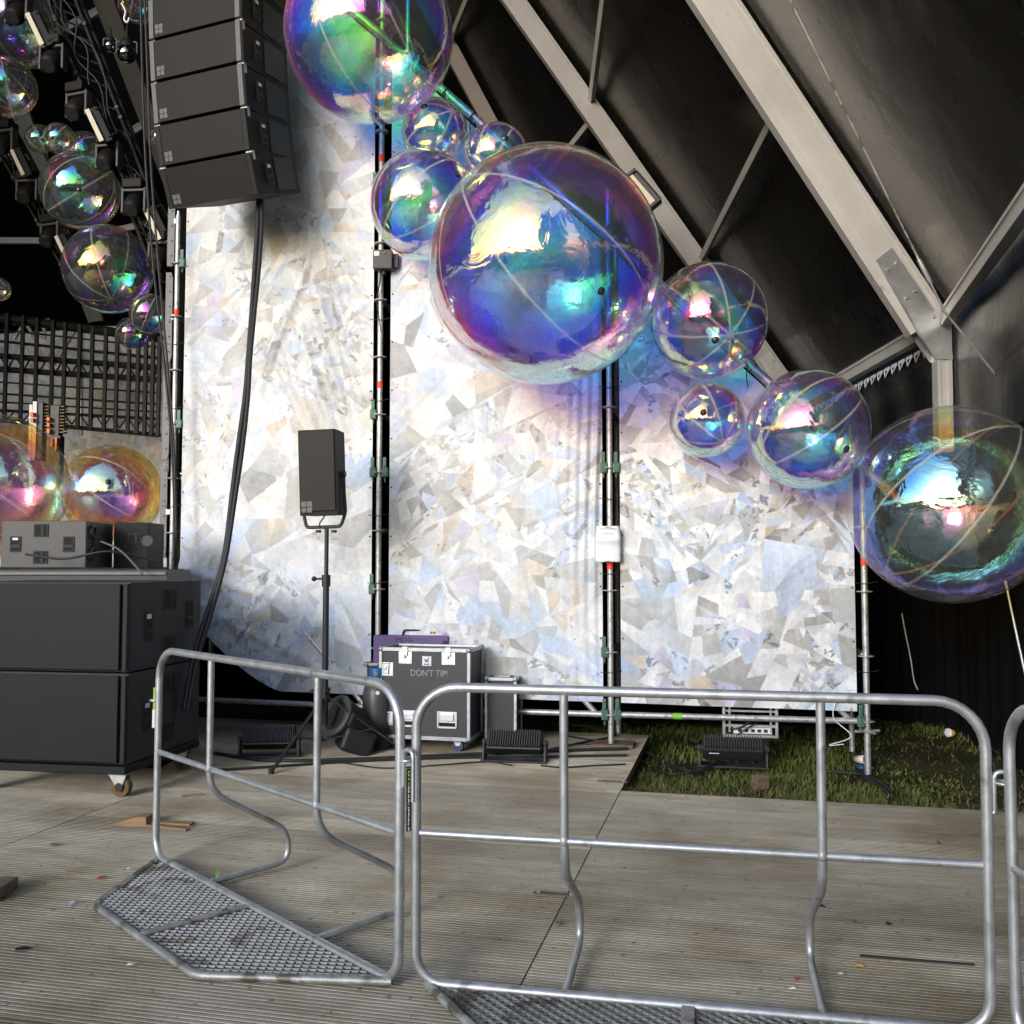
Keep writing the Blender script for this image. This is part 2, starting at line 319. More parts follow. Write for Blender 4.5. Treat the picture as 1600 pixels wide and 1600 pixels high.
# ribbed decking
def deck_mat():
    m = bpy.data.materials.new('ribbed_decking'); m.use_nodes = True; n = m.node_tree; b = n.nodes['Principled BSDF']
    tc = NODE(n, 'ShaderNodeTexCoord'); sp = NODE(n, 'ShaderNodeSeparateXYZ'); n.links.new(tc.outputs['Object'], sp.inputs[0])
    pl = MATH(n, 'FLOOR', MATH(n, 'DIVIDE', sp.outputs[1], .25)); pn = MATH(n, 'FLOOR', MATH(n, 'DIVIDE', MATH(n, 'ADD', sp.outputs[0], .758), 3.0))
    wn = NODE(n, 'ShaderNodeTexWhiteNoise', noise_dimensions='2D'); cv = NODE(n, 'ShaderNodeCombineXYZ'); n.links.new(pl, cv.inputs[0]); n.links.new(pn, cv.inputs[1]); n.links.new(cv.outputs[0], wn.inputs['Vector'])
    mp = NODE(n, 'ShaderNodeMapping'); mp.inputs['Scale'].default_value = (1.2, 6, 1); n.links.new(tc.outputs['Object'], mp.inputs[0])
    z = NODE(n, 'ShaderNodeTexNoise'); z.inputs['Scale'].default_value = 2.0; z.inputs['Detail'].default_value = 8; z.inputs['Roughness'].default_value = .7; n.links.new(mp.outputs[0], z.inputs['Vector'])
    z2 = NODE(n, 'ShaderNodeTexNoise'); z2.inputs['Scale'].default_value = 1.1; z2.inputs['Detail'].default_value = 6; n.links.new(tc.outputs['Object'], z2.inputs['Vector'])
    rp = NODE(n, 'ShaderNodeValToRGB'); e = rp.color_ramp.elements; e[0].position = .28; e[0].color = (.29, .24, .16, 1); e[1].position = .72; e[1].color = (.58, .52, .40, 1)
    n.links.new(z.outputs['Fac'], rp.inputs[0])
    r2 = NODE(n, 'ShaderNodeValToRGB'); e = r2.color_ramp.elements; e[0].position = .36; e[0].color = (.48, .42, .32, 1); e[1].position = .56; e[1].color = (1, 1, 1, 1); n.links.new(z2.outputs['Fac'], r2.inputs[0])
    mx = NODE(n, 'ShaderNodeMixRGB', blend_type='MULTIPLY'); mx.inputs[0].default_value = .8; n.links.new(rp.outputs[0], mx.inputs[1]); n.links.new(r2.outputs[0], mx.inputs[2])
    br = NODE(n, 'ShaderNodeMapRange'); br.inputs['To Min'].default_value = .72; br.inputs['To Max'].default_value = 1.16; n.links.new(wn.outputs['Value'], br.inputs[0])
    vm = NODE(n, 'ShaderNodeVectorMath', operation='SCALE'); n.links.new(mx.outputs[0], vm.inputs[0]); n.links.new(br.outputs[0], vm.inputs['Scale'])
    # shade painted into the rib grooves, dark board gaps, and small dark specks
    g = MATH(n, 'LESS_THAN', sp.outputs[2], -.002); deep = MATH(n, 'LESS_THAN', sp.outputs[2], -.012)
    mg = NODE(n, 'ShaderNodeMixRGB'); mg.inputs[2].default_value = (.075, .058, .036, 1); n.links.new(MATH(n, 'MAXIMUM', MATH(n, 'MULTIPLY', g, .85), deep), mg.inputs[0]); n.links.new(vm.outputs[0], mg.inputs[1])
    vo = NODE(n, 'ShaderNodeTexNoise'); vo.inputs['Scale'].default_value = 26; vo.inputs['Detail'].default_value = 2; n.links.new(tc.outputs['Object'], vo.inputs['Vector'])
    sk = NODE(n, 'ShaderNodeValToRGB'); sk.color_ramp.elements[0].position = .66; sk.color_ramp.elements[1].position = .72; n.links.new(vo.outputs['Fac'], sk.inputs[0])
    ms = NODE(n, 'ShaderNodeMixRGB'); ms.inputs[2].default_value = (.06, .045, .03, 1); n.links.new(MATH(n, 'MULTIPLY', sk.outputs[0], .7), ms.inputs[0]); n.links.new(mg.outputs[0], ms.inputs[1])
    n.links.new(ms.outputs[0], b.inputs['Base Color'])
    rr = NODE(n, 'ShaderNodeMapRange'); rr.inputs['To Min'].default_value = .42; rr.inputs['To Max'].default_value = .75; n.links.new(z.outputs['Fac'], rr.inputs[0]); n.links.new(rr.outputs[0], b.inputs['Roughness'])
    b.inputs['Specular IOR Level'].default_value = .4
    return m
M['deck'] = deck_mat()
M['earth'] = mat('grassy_earth', (.045, .048, .018), .95, 0, .5, 1.6, .6, 30, spec=.1, wear=((.050, .036, .025), 1.1, .50))
M['grass'] = mat('grass_blades', (.095, .16, .024), .7, 0, .5, 5, 0, spec=.2, col2=(.20, .22, .055), wear=((.17, .13, .055), 7, .60))

M['straw'] = mat('straw', (.24, .18, .075), .8, 0, .4, 9, spec=.2)
# ------------------------------------------------------------------ ground, deck, grass
YAW = R(-13.2)
Ud = Vector((math.cos(YAW), math.sin(YAW), 0)); Vd = Vector((-math.sin(YAW), math.cos(YAW), 0))
SEAM = -.758; GZ = -.115
g = MB()
nx = 60
xs = [-200, -60] + [-14 + i * .5 for i in range(57)] + [60, 200]; ys = [-200, -40] + [-8 + i * .5 for i in range(65)] + [60, 200]
vs = []
for y in ys:
    for x in xs:
        h = .03 * math.sin(x * 1.7 + y) * math.sin(y * 1.3 - x * .6)
        vs.append((x, y, GZ + (h - .03 if 4 < y < 14 and x > -2 else -.06)))
fs = [(j * len(xs) + i, j * len(xs) + i + 1, (j + 1) * len(xs) + i + 1, (j + 1) * len(xs) + i) for j in range(len(ys) - 1) for i in range(len(xs) - 1)]
g.add(vs, fs, True); tag(g.build('ground', M['earth']), kind='structure')

d = MB()
for k in range(-4, 3):
    u0, u1 = SEAM + 3 * k + .0025, SEAM + 3 * (k + 1) - .0025
    vmax = 6.33 if k >= 0 else 8.42
    prof = [(-4.0, 0.0)]; v = 2.25
    if True:
        prof.append((v, 0.0))
        while v < vmax - .25:
            for r_ in range(10):
                a = v + r_ * .025
                dp = -.006
                prof += [(a + .0140, 0.0), (a + .0165, dp), (a + .0225, dp), (a + .0249, 0.0)]
            prof[-1] = (v + .25 - .0005, 0.0); prof[-2] = (v + .25 - .002, -.018); prof[-3] = (v + .25 - .010, -.018)
            v += .25
        prof.append((vmax, 0.0))
    n_ = len(prof)
    vs = [(u0, p[0], p[1]) for p in prof] + [(u1, p[0], p[1]) for p in prof] + [(u0, -4, -.06), (u0, vmax, -.06), (u1, -4, -.06), (u1, vmax, -.06)]
    fs = [(i, n_ + i, n_ + i + 1, i + 1) for i in range(n_ - 1)]
    fs += [(n_ - 1, 2 * n_ - 1, 2 * n_ + 3, 2 * n_ + 1)]
    d.add(vs, fs)
    d.add([(u0, -4, 0), (u0, vmax, 0), (u0, vmax, -.06), (u0, -4, -.06)], [(0, 1, 2, 3)]); d.add([(u1, -4, -.0), (u1, vmax, -.0), (u1, vmax, -.06), (u1, -4, -.06)], [(0, 3, 2, 1)])
dk = tag(d.build('deck', M['deck']), kind='structure'); dk.rotation_euler = (0, 0, YAW)

def uv(p): return p.x * Ud.x + p.y * Ud.y, p.x * Vd.x + p.y * Vd.y
rg = random.Random(3); gb = MB()
def blade(p, h, w, lean, a):
    dx, dy = math.cos(a), math.sin(a); lx, ly = math.cos(a + 1.3) * lean, math.sin(a + 1.3) * lean
    gb.add([(p[0] - dx * w, p[1] - dy * w, p[2]), (p[0] + dx * w, p[1] + dy * w, p[2]), (p[0] + lx * .4 + dx * w * .7, p[1] + ly * .4 + dy * w * .7, p[2] + h * .6), (p[0] + lx * .4 - dx * w * .7, p[1] + ly * .4 - dy * w * .7, p[2] + h * .6), (p[0] + lx, p[1] + ly, p[2] + h)], [(0, 1, 2, 3), (3, 2, 4)])
cnt = 0
while cnt < 42000:
    x, y = rg.uniform(-.2, 4.6), rg.uniform(5.5, 11.5); P = Vector((x, y, 0)); u, v = uv(P)
    if u < SEAM + .01 and v < 8.43: continue
    if v < 6.335: continue
    path = math.exp(-((x - 3.35 - .12 * math.sin(y * 2)) / .62) ** 2) * (y > 6.2)
    dens = .45 + .55 * math.sin(x * 4.1 + 1.3 * math.sin(y * 3)) * math.sin(y * 3.3 + x)
    if rg.random() > dens * (1 - .95 * path) + .06: continue
    cnt += 1; s_ = .55 if path > .4 else 1
    blade((x, y, GZ - .03), (.018 + .06 * rg.random() ** 2.2) * s_, rg.uniform(.0025, .008), rg.uniform(.005, .06), rg.uniform(0, 6.28))
tag(gb.build('grass', M['grass']), 'green grass growing in front of and beneath the scaffold at the edge of the deck', 'grass', kind='stuff')

gb = MB(); cnt = 0
while cnt < 2600:
    x, y = rg.uniform(.4, 4.4), rg.uniform(5.2, 9.5); u, v = uv(Vector((x, y, 0)))
    if v < 6.30 or u < SEAM + .02 or rg.random() > math.exp(-(v - 6.3) / .45) + .10 * (x > 2.7): continue
    cnt += 1; a = rg.uniform(0, 6.28); L = rg.uniform(.04, .16); z = GZ + rg.uniform(0, .05) + (.0 if v > 6.36 else .10); w = .0016
    dx, dy = math.cos(a) * L, math.sin(a) * L; sx_, sy_ = -math.sin(a) * w, math.cos(a) * w; zz = z + rg.uniform(-.01, .04)
    gb.add([(x - sx_, y - sy_, z), (x + sx_, y + sy_, z), (x + dx * .5 + sx_, y + dy * .5 + sy_, zz), (x + dx * .5 - sx_, y + dy * .5 - sy_, zz), (x + dx, y + dy, z)], [(0, 1, 2, 3), (3, 2, 4)])
tag(gb.build('dead_grass', M['straw']), 'dry straw coloured dead grass along the edge of the deck', 'grass', kind='stuff')

# ------------------------------------------------------------------ tent
tent = thing('marquee_tent', 'large black marquee with pale aluminium frame over the whole stage', 'tent', (0, 0, GZ))
TZ = -GZ
def tp(x, y, z): return Vector((x, y, z + TZ))
EZ = 4.0
K = {1: (4.52, 9.72), 2: (4.55, 14.55), 3: (3.2, 19.3), 4: (.4, 23.4), 5: (-3.7, 26.2), 6: (-8.5, 27.3), 7: (-13.3, 26.3), 8: (-17.2, 22.5), 9: (-17.5, 14.5), 0: (2.76, 3.0), -1: (2.4, -1.5)}
def ridge(k, px_, x_end, b_):
    # ridge end of a rafter: from its knee through the sight line where it leaves the top of the picture
    Y = K[k][1]
    for _ in range(20): p = pix(px_, 0, Y); Y = K[k][1] + b_ * (K[k][0] - p.x)
    t = (K[k][0] - x_end) / (K[k][0] - p.x)
    return (x_end, K[k][1] + (p.y - K[k][1]) * t, EZ + (p.z - EZ) * t)
AP = ridge(2, 828, -6, 0.0)
R1_ = ridge(1, 1162, -6, .056)
RG = {1: R1_, 0: (R1_[0] - 1.76, R1_[1] - 6.72, R1_[2]), -1: (R1_[0] - 1.4, R1_[1] - 10, R1_[2])}
for k in (2, 3, 4, 5, 6, 7, 8, 9): RG[k] = AP
def beam(mb, a, b, h, w, up):
    """I-shaped extrusion from a to b: web height h towards 'up', width w"""
    a, b = Vector(a), Vector(b); t = (b - a).normalized(); upv = (Vector(up) - t * Vector(up).dot(t)).normalized(); sd = t.cross(upv)
    def bx(cu, cs, du, ds):
        vs = []
        for e in (a, b):
            for q in (-1, 1):
                for p in (-1, 1): vs.append(e + upv * (cu + q * du / 2) + sd * (cs + p * ds / 2))
        mb.add(vs, [(0, 1, 3, 2), (4, 6, 7, 5), (0, 4, 5, 1), (2, 3, 7, 6), (0, 2, 6, 4), (1, 5, 7, 3)])
    bx(0, 0, h, w * .72); bx(h / 2 - .016, 0, .034, w); bx(-h / 2 + .016, 0, .034, w)
    bx(h * .22, 0, .012, w * .72 + .008); bx(-h * .22, 0, .012, w * .72 + .008)
for k in (1, 2, 0, 3):
    b = MB(); a = tp(*K[k], EZ); e = tp(*RG[k]); nrm = Vector((-.79, 0, -.61))
    hh = {1: .43, 2: .31}.get(k, .27); off = nrm * (.065 + hh / 2)
    beam(b, a + off + (e - a).normalized() * .1, e + off, hh, .13, nrm); b.build('rafter', M['beam'] if k == 1 else M['beamdim'], tent)
    b = MB(); beam(b, tp(K[k][0], K[k][1], 0 + GZ) + Vector((-.14, 0, 0)), tp(K[k][0], K[k][1], EZ) + Vector((-.12, 0, .02)), .15, .13, (1, 0, 0)); up_ = b.build('upright', M['beam'], tent)
    # knee plates with bolts
    b = MB(); kz = a + off
    rd = (e - a).normalized(); sd = rd.cross(nrm).normalized()
    for s_ in (-1, 1):
        o_ = kz + sd * s_ * .062
        pl = [o_ + rd * .95 + nrm * .10, o_ + rd * .95 - nrm * .11, o_ - rd * .10 - nrm * .13, tp(K[k][0], K[k][1], EZ - .45) + Vector((-.04, 0, 0)) + sd * s_ * .062, tp(K[k][0], K[k][1], EZ - .45) + Vector((-.22, 0, 0)) + sd * s_ * .062, o_ + rd * .06 + nrm * .16]
        pts = pl + [q + sd * s_ * .012 for q in pl]; n6 = 6
        b.add(pts, [tuple(range(6)), tuple(range(6, 12))[::-1]] + [(i, (i + 1) % 6, 6 + (i + 1) % 6, 6 + i) for i in range(6)])
    kp = b.build('knee_plate', M['alu'], tent)
    for tt_, nn in ((.8, .05), (.8, -.06), (.45, .05), (.45, -.06), (.12, -.08)):
        b = MB(); q = kz + rd * tt_ + nrm * nn
        b.cyl(q + sd * -.095, q + sd * .095, .017, 8); b.build('bolt', M['galv_dirty'], kp)
# purlins between rafters at pixel-checked heights
def purlin(k, j, s, w=.085):
    b = MB(); a = tp(*K[k], EZ).lerp(tp(*RG[k]), s); e = tp(*K[j], EZ).lerp(tp(*RG[j]), s); o_ = Vector((-.79, 0, -.61)) * .13
    beam(b, a + o_, e + o_, w, .075, (-.79, 0, -.61)); return b.build('purlin', M['beam'], tent)
for s in (.145, .305, .46, .62): purlin(1, 2, s)
for s in (.335, .6): purlin(0, 1, s)
for s in (.295, .46): purlin(2, 3, s)
for s in (.3, .55): purlin(3, 4, s)
b = MB(); a = tp(*K[1], EZ); e = tp(*K[2], EZ); beam(b, a + Vector((-.12, .1, -.05)), e + Vector((-.12, -.1, -.05)), .16, .10, (0, 0, 1)); b.build('eave_beam', M['beam'], tent)
b = MB(); a = tp(*K[0], EZ); e = tp(*K[1], EZ); beam(b, a + Vector((-.12, .1, -.02)), e + Vector((-.12, -.12, -.02)), .17, .10, (0, 0, 1)); b.build('eave_beam', M['beam'], tent)
# far beams of the rounded end, above the stage
for (p0, Y0, p1, Y1, h) in (((140, -60), 16.5, (282, 320), 20.5, .34), ((20, 140), 18.6, (150, 500), 22.0, .32)):
    b = MB(); beam(b, pix(*p0, Y0) + Vector((0, 0, TZ)), pix(*p1, Y1) + Vector((0, 0, TZ)), h, .2, (1, 0, .4)); b.build('rafter', M['beam'], tent)
for (p0, p1, Y) in (((70, 62), (172, 8), 17.5), ((-40, 247), (75, 246), 19.5), ((-60, 376), (112, 377), 20.5), ((150, 368), (250, 345), 20.5), ((195, 212), (262, 172), 18.9)):
    b = MB(); beam(b, pix(*p0, Y) + Vector((0, 0, TZ)), pix(*p1, Y + .3) + Vector((0, 0, TZ)), .13, .1, (0, 0, 1)); b.build('purlin', M['beam'], tent)
# cover: one sheet per bay, sagging slightly between the rafters
def sheet(c, nu, nv, sag, name, m, wr=0.0, seed=1):
    a, b_, c_, d_ = [Vector(q) for q in c]; vs = []; rr = random.Random(seed); ph = [rr.uniform(0, 6) for _ in range(6)]
    nrm = (b_ - a).cross(d_ - a).normalized()
    for j in range(nv + 1):
        for i in range(nu + 1):
            u, v = i / nu, j / nv; p = (a.lerp(b_, u)).lerp(d_.lerp(c_, u), v)
            q = sag * 4 * u * (1 - u) + min(1, 12 * u * (1 - u)) * wr * (math.sin(u * 34 + ph[0] + 3 * math.sin(v * 9 + ph[1])) * .5 + math.sin(v * 50 + u * 9 + ph[2]) * .3) * (1 - v * .6)
            vs.append(p + nrm * q)
    mb = MB(); mb.add(vs, [(j * (nu + 1) + i, j * (nu + 1) + i + 1, (j + 1) * (nu + 1) + i + 1, (j + 1) * (nu + 1) + i) for j in range(nv) for i in range(nu)], True)
    return mb.build(name, m, tent)
for k, j in ((0, 1), (1, 2), (2, 3), (3, 4), (4, 5), (5, 6), (6, 7), (7, 8), (8, 9)):
    sheet((tp(*K[k], EZ + .05), tp(*K[j], EZ + .05), tp(*RG[j]), tp(*RG[k])), 24, 40, .05, 'roof_cover', M['tent'] if k in (0, 1, -1) else M['tentdark'], .0022, k + 5)
sheet((tp(-17.5, 14.5, EZ), tp(-17.5, 2, EZ), tp(-7, 2, 17.65), tp(*AP)), 6, 6, .05, 'roof_cover', M['tentdark'])  # unseen left slope, front edge pulled forward to shade the far stage
for k, j in ((0, 1), (1, 2), (2, 3), (3, 4), (4, 5), (5, 6), (6, 7), (7, 8), (8, 9), (-1, 0)):
    sheet((tp(*K[k], GZ - .05), tp(*K[j], GZ - .05), tp(*K[j], EZ + .03), tp(*K[k], EZ + .03)), 50, 30, .04, 'wall_cover', M['tentwall'] if k in (0, 1) else M['tentdark'], .03, k + 30)
# unseen low wall added behind the camera to block the low sun
sheet((tp(-24, -7, GZ), tp(3.2, -7, GZ), tp(3.2, -7, 2.3), tp(-24, -7, 2.3)), 40, 6, .04, 'wall_cover', M['tentdark'], .02, 77)
sheet((tp(-.8, -6.9, 3.0), tp(4.5, -6.9, 3.0), tp(4.5, -6.9, 12), tp(-.8, -6.9, 12)), 20, 6, .04, 'wall_cover', M['tentdark'], .02, 78)  # unseen upper sheet added to narrow the daylight opening mirrored in the bubbles
# lacing of the wall cover along the eave
b = MB()
for i in range(22):
    t = (i + .5) / 22; p = tp(*K[1], EZ - .2).lerp(tp(*K[2], EZ - .2), t) + Vector((-.05, 0, 0))
    b.box(p, (.012, .15, .035)); b.tube([p + Vector((0, -.08, .0)), p + Vector((-.02, 0, -.10)), p + Vector((0, .08, 0))], .008, 6)
b.build('eave_lacing', M['paper'], tent)
# bundled slack of the wall cover hanging beside the eave
b = MB(); p0 = pix(1357, 590, 12.6); p1 = pix(1364, 700, 12.4); rr = random.Random(9)
for q in range(5):
    b.tube(spline([p0.lerp(p1, t / 6) + Vector((rr.uniform(-.035, .035), rr.uniform(-.05, .05), TZ)) for t in range(7)]), .022, 7)
b.build('cover_tie', M['blackfab'], tent)
# steel bracing cable with turnbuckle, in front of the near rafter
ca, cb_ = pix(1150, -170, 7.6), pix(1640, 690, 8.3); cm_ = pix(1476, 487, 8.05)
b = MB(); b.tube([ca + Vector((0, 0, TZ)), cm_ + Vector((0, 0, TZ)), cb_ + Vector((0, 0, TZ))], .0105, 8); cab = b.build('bracing_cable', M['galv_dirty'], tent)
b = MB(); q0 = ca.lerp(cm_, .86) + Vector((0, 0, TZ)); q1 = ca.lerp(cm_, .94) + Vector((0, 0, TZ)); b.tube([q0, q0.lerp(q1, .2), q0.lerp(q1, .8), q1], .02, 8, rads=[.008, .022, .022, .008]); b.build('turnbuckle', M['galv'], cab)

# ------------------------------------------------------------------ scaffold
PX = [(-3.11, 8.79), (-1.142, 8.23), (.80, 7.84), (2.746, 7.5)]
def diag_z(x): return 5.34 - (x + .4)
sc = thing('scaffold_frame', 'galvanised scaffold of four standards with ring couplings carrying the printed banners', 'scaffold', (PX[1][0], PX[1][1], 0))
O = Vector((PX[1][0], PX[1][1], 0))
back = Vector((.19, 1.0, 0)) * .75
tops = [4.72, 7.0, 4.55, 2.25]; bases = [0.0, 0.0, .03, GZ - .03]
ring_proto = wedge_proto = None
def ring_mesh():
    b = MB(); b.lathe([(.026, -.005), (.058, -.005), (.062, 0), (.058, .005), (.026, .005)], 20); return b
def wedge_mesh():
    b = MB(); b.box((0, 0, 0), (.055, .05, .085), .008); b.box((-.004, -.006, .075), (.030, .010, .11), .003); b.cyl((0, 0, -.05), (0, 0, -.085), .008, 8); return b
for i, (x, y) in enumerate(PX):
    p = Vector((x, y, 0)) - O
    b = MB(); b.cyl(p + Vector((0, 0, bases[i] + .0)), p + Vector((0, 0, tops[i])), .0245, 16); b.cyl(p + Vector((0, 0, tops[i])), p + Vector((0, 0, tops[i] + .04)), .015, 10)
    b.cyl(p + Vector((0, 0, bases[i])), p + Vector((0, 0, .2)), .0195, 12)
    st = b.build('standard', M['scaf'], sc)
    if i == 3:
        b = MB(); b.lathe([(.022, -.02), (.03, -.015), (.03, .02)], 12, Matrix.Translation(p + Vector((0, 0, .185))))
        for a in range(4): b.box(p + Vector((math.cos(a * 1.57 + .2) * .06, math.sin(a * 1.57 + .2) * .06, .185)), (.09, .018, .02), .004, rz=a * 1.57 + .2)
        b.build('jack_nut', M['scaf'], st)
    z = .26
    while z < tops[i] + .02:
        if ring_proto is None: ring_proto = ring_mesh().build('ring', M['scaf'], st)
        else:
            r_ = ring_proto.copy(); C.objects.link(r_); r_.parent = st
        (ring_proto if z == .26 and i == 0 else r_).location = p + Vector((0, 0, z)); z += .5
    wl = {0: (2.76, 4.26), 1: (1.26, 2.26, 2.76, 4.76), 2: (.26, .76, 2.26), 3: (.26,)}[i]
    for wz in wl:
        for s_ in ((-1, 1) if (i, wz) in ((1, 2.26), (2, 2.26), (2, .26), (1, 4.76)) else ((1,) if i == 0 else (-1,))):
            if wedge_proto is None: wedge_proto = wedge_mesh().build('coupler', M['wedge'], st); w_ = wedge_proto
            else: w_ = wedge_proto.copy(); C.objects.link(w_); w_.parent = st
            w_.location = p + Vector((s_ * .052, -.02, wz))
    for tz in {0: (3.80,), 1: (3.02, 5.02), 2: (1.46,), 3: (1.49,)}[i]:
        b = MB(); b.cyl(p + Vector((0, 0, tz - .03)), p + Vector((0, 0, tz + .03)), .0262, 16); b.build('tape_band', M['red'], st)
    # zip ties holding the banner edges
    for q, tz in enumerate((.62, 1.36, 1.95, 2.9, 3.55)):
        if tz < tops[i]:
            b = MB(); zz = tz + .06 * math.sin(i * 3 + q); b.tube([p + Vector((-.09, -.032, zz)), p + Vector((0, -.03, zz - .008)), p + Vector((.09, -.032, zz + .01))], .0035, 5); b.build('zip_tie', M['rubber'], st)
for i in range(3):
    a = Vector((*PX[i], 0)) - O; e = Vector((*PX[i + 1], 0)) - O; t = (e - a).normalized()
    for z in ((.26, 2.26) if i < 2 else (.26,)):
        b = MB(); off = Vector((0, .0 if z < 1 else .06, 0)); b.cyl(a + t * .07 + Vector((0, 0, z)) + off, e - t * .07 + Vector((0, 0, z)) + off, .0242, 14); led = b.build('ledger', M['scaf'], sc)
        if i == 2 and z < 1:
            b = MB(); q = a + t * .53 + Vector((0, 0, z)); b.cyl(q - t * .035, q + t * .035, .0262, 14); b.build('tape_band', M['greentape'], led)
    # brace behind the banner, its lower end showing under the hem
    b = MB(); b.cyl(e - t * .10 + Vector((0, .03, .24)), a + t * .12 + Vector((0, .05, 2.2)), .0242, 12); b.build('brace', M['scaf'], sc)
# second row of standards and ledgers behind
for i, (x, y) in enumerate(PX):
    p = Vector((x, y, 0)) - O + back; b = MB(); b.cyl(p + Vector((0, 0, GZ)), p + Vector((0, 0, max(2.6, tops[i] - .1))), .0245, 12); b.build('standard', M['scaf'], sc)
    for z in (.76, 1.76, 2.76, 3.76):
        if z < tops[i]: b = MB(); b.cyl(p - back + Vector((0, .05, z)), p + Vector((0, -.05, z)), .024, 10); b.build('transom', M['scaf'], sc)
# diagonal top tube
b = MB()
pts = []
for x in (-3.5, PX[0][0], PX[1][0], PX[2][0], PX[3][0], 3.0):
    for i in range(3):
        if PX[i][0] <= x <= PX[i + 1][0] or (i == 0 and x < PX[0][0]) or (i == 2 and x > PX[3][0]):
            tt_ = (x - PX[i][0]) / (PX[i + 1][0] - PX[i][0]); y = PX[i][1] + tt_ * (PX[i + 1][1] - PX[i][1]); break
    pts.append(Vector((x, y - .055, diag_z(x) + .02)) - O)
b.tube(pts, .036, 14); dg = b.build('diagonal_tube', M['scaf'], sc)
for px_, py_ in ((695, 133), (738, 176), (1040, 445), (1150, 552)):
    x = pix(px_, py_, 7.95).x
    b = MB(); q = Vector((x, 0, diag_z(x) + .02)); yy = np.interp(x, [p[0] for p in PX], [p[1] for p in PX]) - .055; q.y = yy
    for k in range(2):
        b.tube([q - O + Vector((.05 * k, 0, -.05 * k)) + Vector((math.cos(a) * .029, math.sin(a) * .041, math.cos(a) * .029)) for a in [j * .7854 for j in range(8)]], .006, 5, closed=True)
    b.tube([q - O + Vector((0, -.04, -.02)), q - O + Vector((-.02, -.07, -.12)), q - O + Vector((-.015, -.09, -.22))], .005, 5)
    b.build('cord_lashing', M['rubber'], dg)

# ------------------------------------------------------------------ printed crystal banners
PAL = np.array([[.80, .80, .81], [.70, .72, .76], [.60, .62, .66], [.48, .49, .50], [.38, .37, .36], [.47, .55, .72], [.56, .65, .84], [.58, .50, .40], [.52, .50, .66], [.24, .24, .26], [.66, .61, .53]])
PWT = np.array([.20, .19, .17, .13, .09, .07, .07, .03, .03, .02, .02]); PWT = PWT / PWT.sum()
def crystal(x, z, seed, fine=1.0):
    rs = np.random.RandomState(seed); N = len(x); col = np.zeros((N, 3)); foc = np.stack([rs.uniform(x.min(), x.max(), 12), rs.uniform(z.min(), z.max(), 12)], 1)
    stack = [(np.arange(N), 0, .32 * fine)]
    while stack:
        idx, dep, tgt = stack.pop(); xx, zz = x[idx], z[idx]
        ex, ez = xx.max() - xx.min(), zz.max() - zz.min(); sz = max(ex, ez)
        if len(idx) < 12 or (sz < tgt and dep > 4):
            c = PAL[rs.choice(len(PAL), p=PWT)] * rs.uniform(.9, 1.06); a = rs.uniform(0, 6.28)
            gr = ((xx - xx.mean()) * math.cos(a) + (zz - zz.mean()) * math.sin(a)) / (sz + 1e-4)
            cc = c[None, :] * (1 + gr[:, None] * rs.uniform(0, .45)); kind = rs.rand()
            if kind < .30:      # streaked facet
                f = rs.uniform(25, 70); q = (xx * math.cos(a + 1.2) + zz * math.sin(a + 1.2)); st = np.sin(q * f + rs.uniform(0, 6)) * np.sin(q * f * .37 + 2) ; cc *= (1 - .14 * np.clip(st, 0, 1) - .05 * np.sin(xx * 61 + 2 * np.sin(zz * 47)) * np.sin(zz * 53 + xx * 31))[:, None]
            elif kind < .42:    # facet with dark inclusions
                m_ = np.zeros(len(idx), bool)
                for _ in range(rs.randint(3, 10)):
                    j = rs.randint(len(idx)); b_ = rs.uniform(0, 3.14); u_ = (xx - xx[j]) * math.cos(b_) + (zz - zz[j]) * math.sin(b_); w_ = -(xx - xx[j]) * math.sin(b_) + (zz - zz[j]) * math.cos(b_)
                    m_ |= (np.abs(u_) * rs.uniform(.2, .6) + np.abs(w_)) < rs.uniform(.004, .016)
                cc = np.where(m_[:, None], cc * rs.uniform(.3, .6), cc)
            col[idx] = cc; continue
        if rs.rand() < (.55 if dep < 5 else .25):
            k = np.argmin((foc[:, 0] - xx.mean()) ** 2 + (foc[:, 1] - zz.mean()) ** 2 + rs.uniform(0, .3, 12)); px_, pz_ = foc[k]
            if not (xx.min() - .02 <= px_ <= xx.max() + .02 and zz.min() - .02 <= pz_ <= zz.max() + .02): j = rs.randint(len(idx)); px_, pz_ = xx[j], zz[j]
        else: j = rs.randint(len(idx)); px_, pz_ = xx.mean() * .6 + xx[j] * .4, zz.mean() * .6 + zz[j] * .4
        a = rs.uniform(0, math.pi)
        if sz > 1.6 * min(ex, ez) + .02: a = (math.pi / 2 if ez > ex else 0) + rs.uniform(-.7, .7) + math.pi / 2 * 0; a = a if ez <= ex else a - math.pi / 2 + 0; a = a + (math.pi / 2 if ex > ez else 0)
        sd = (xx - px_) * -math.sin(a) + (zz - pz_) * math.cos(a) > 0
        if sd.all() or (~sd).all():
            a = rs.uniform(0, math.pi); sd = (xx - xx.mean()) * -math.sin(a) + (zz - zz.mean()) * math.cos(a) > 0
        t1, t2 = tgt, tgt
        if dep == 4: t1, t2 = [fine * min(.46, math.exp(rs.normal(math.log(.29), .5))) for _ in range(2)]
        if dep == 8 and rs.rand() < .09: t1 *= .45
        stack.append((idx[sd], dep + 1, t1)); stack.append((idx[~sd], dep + 1, t2))
    return col
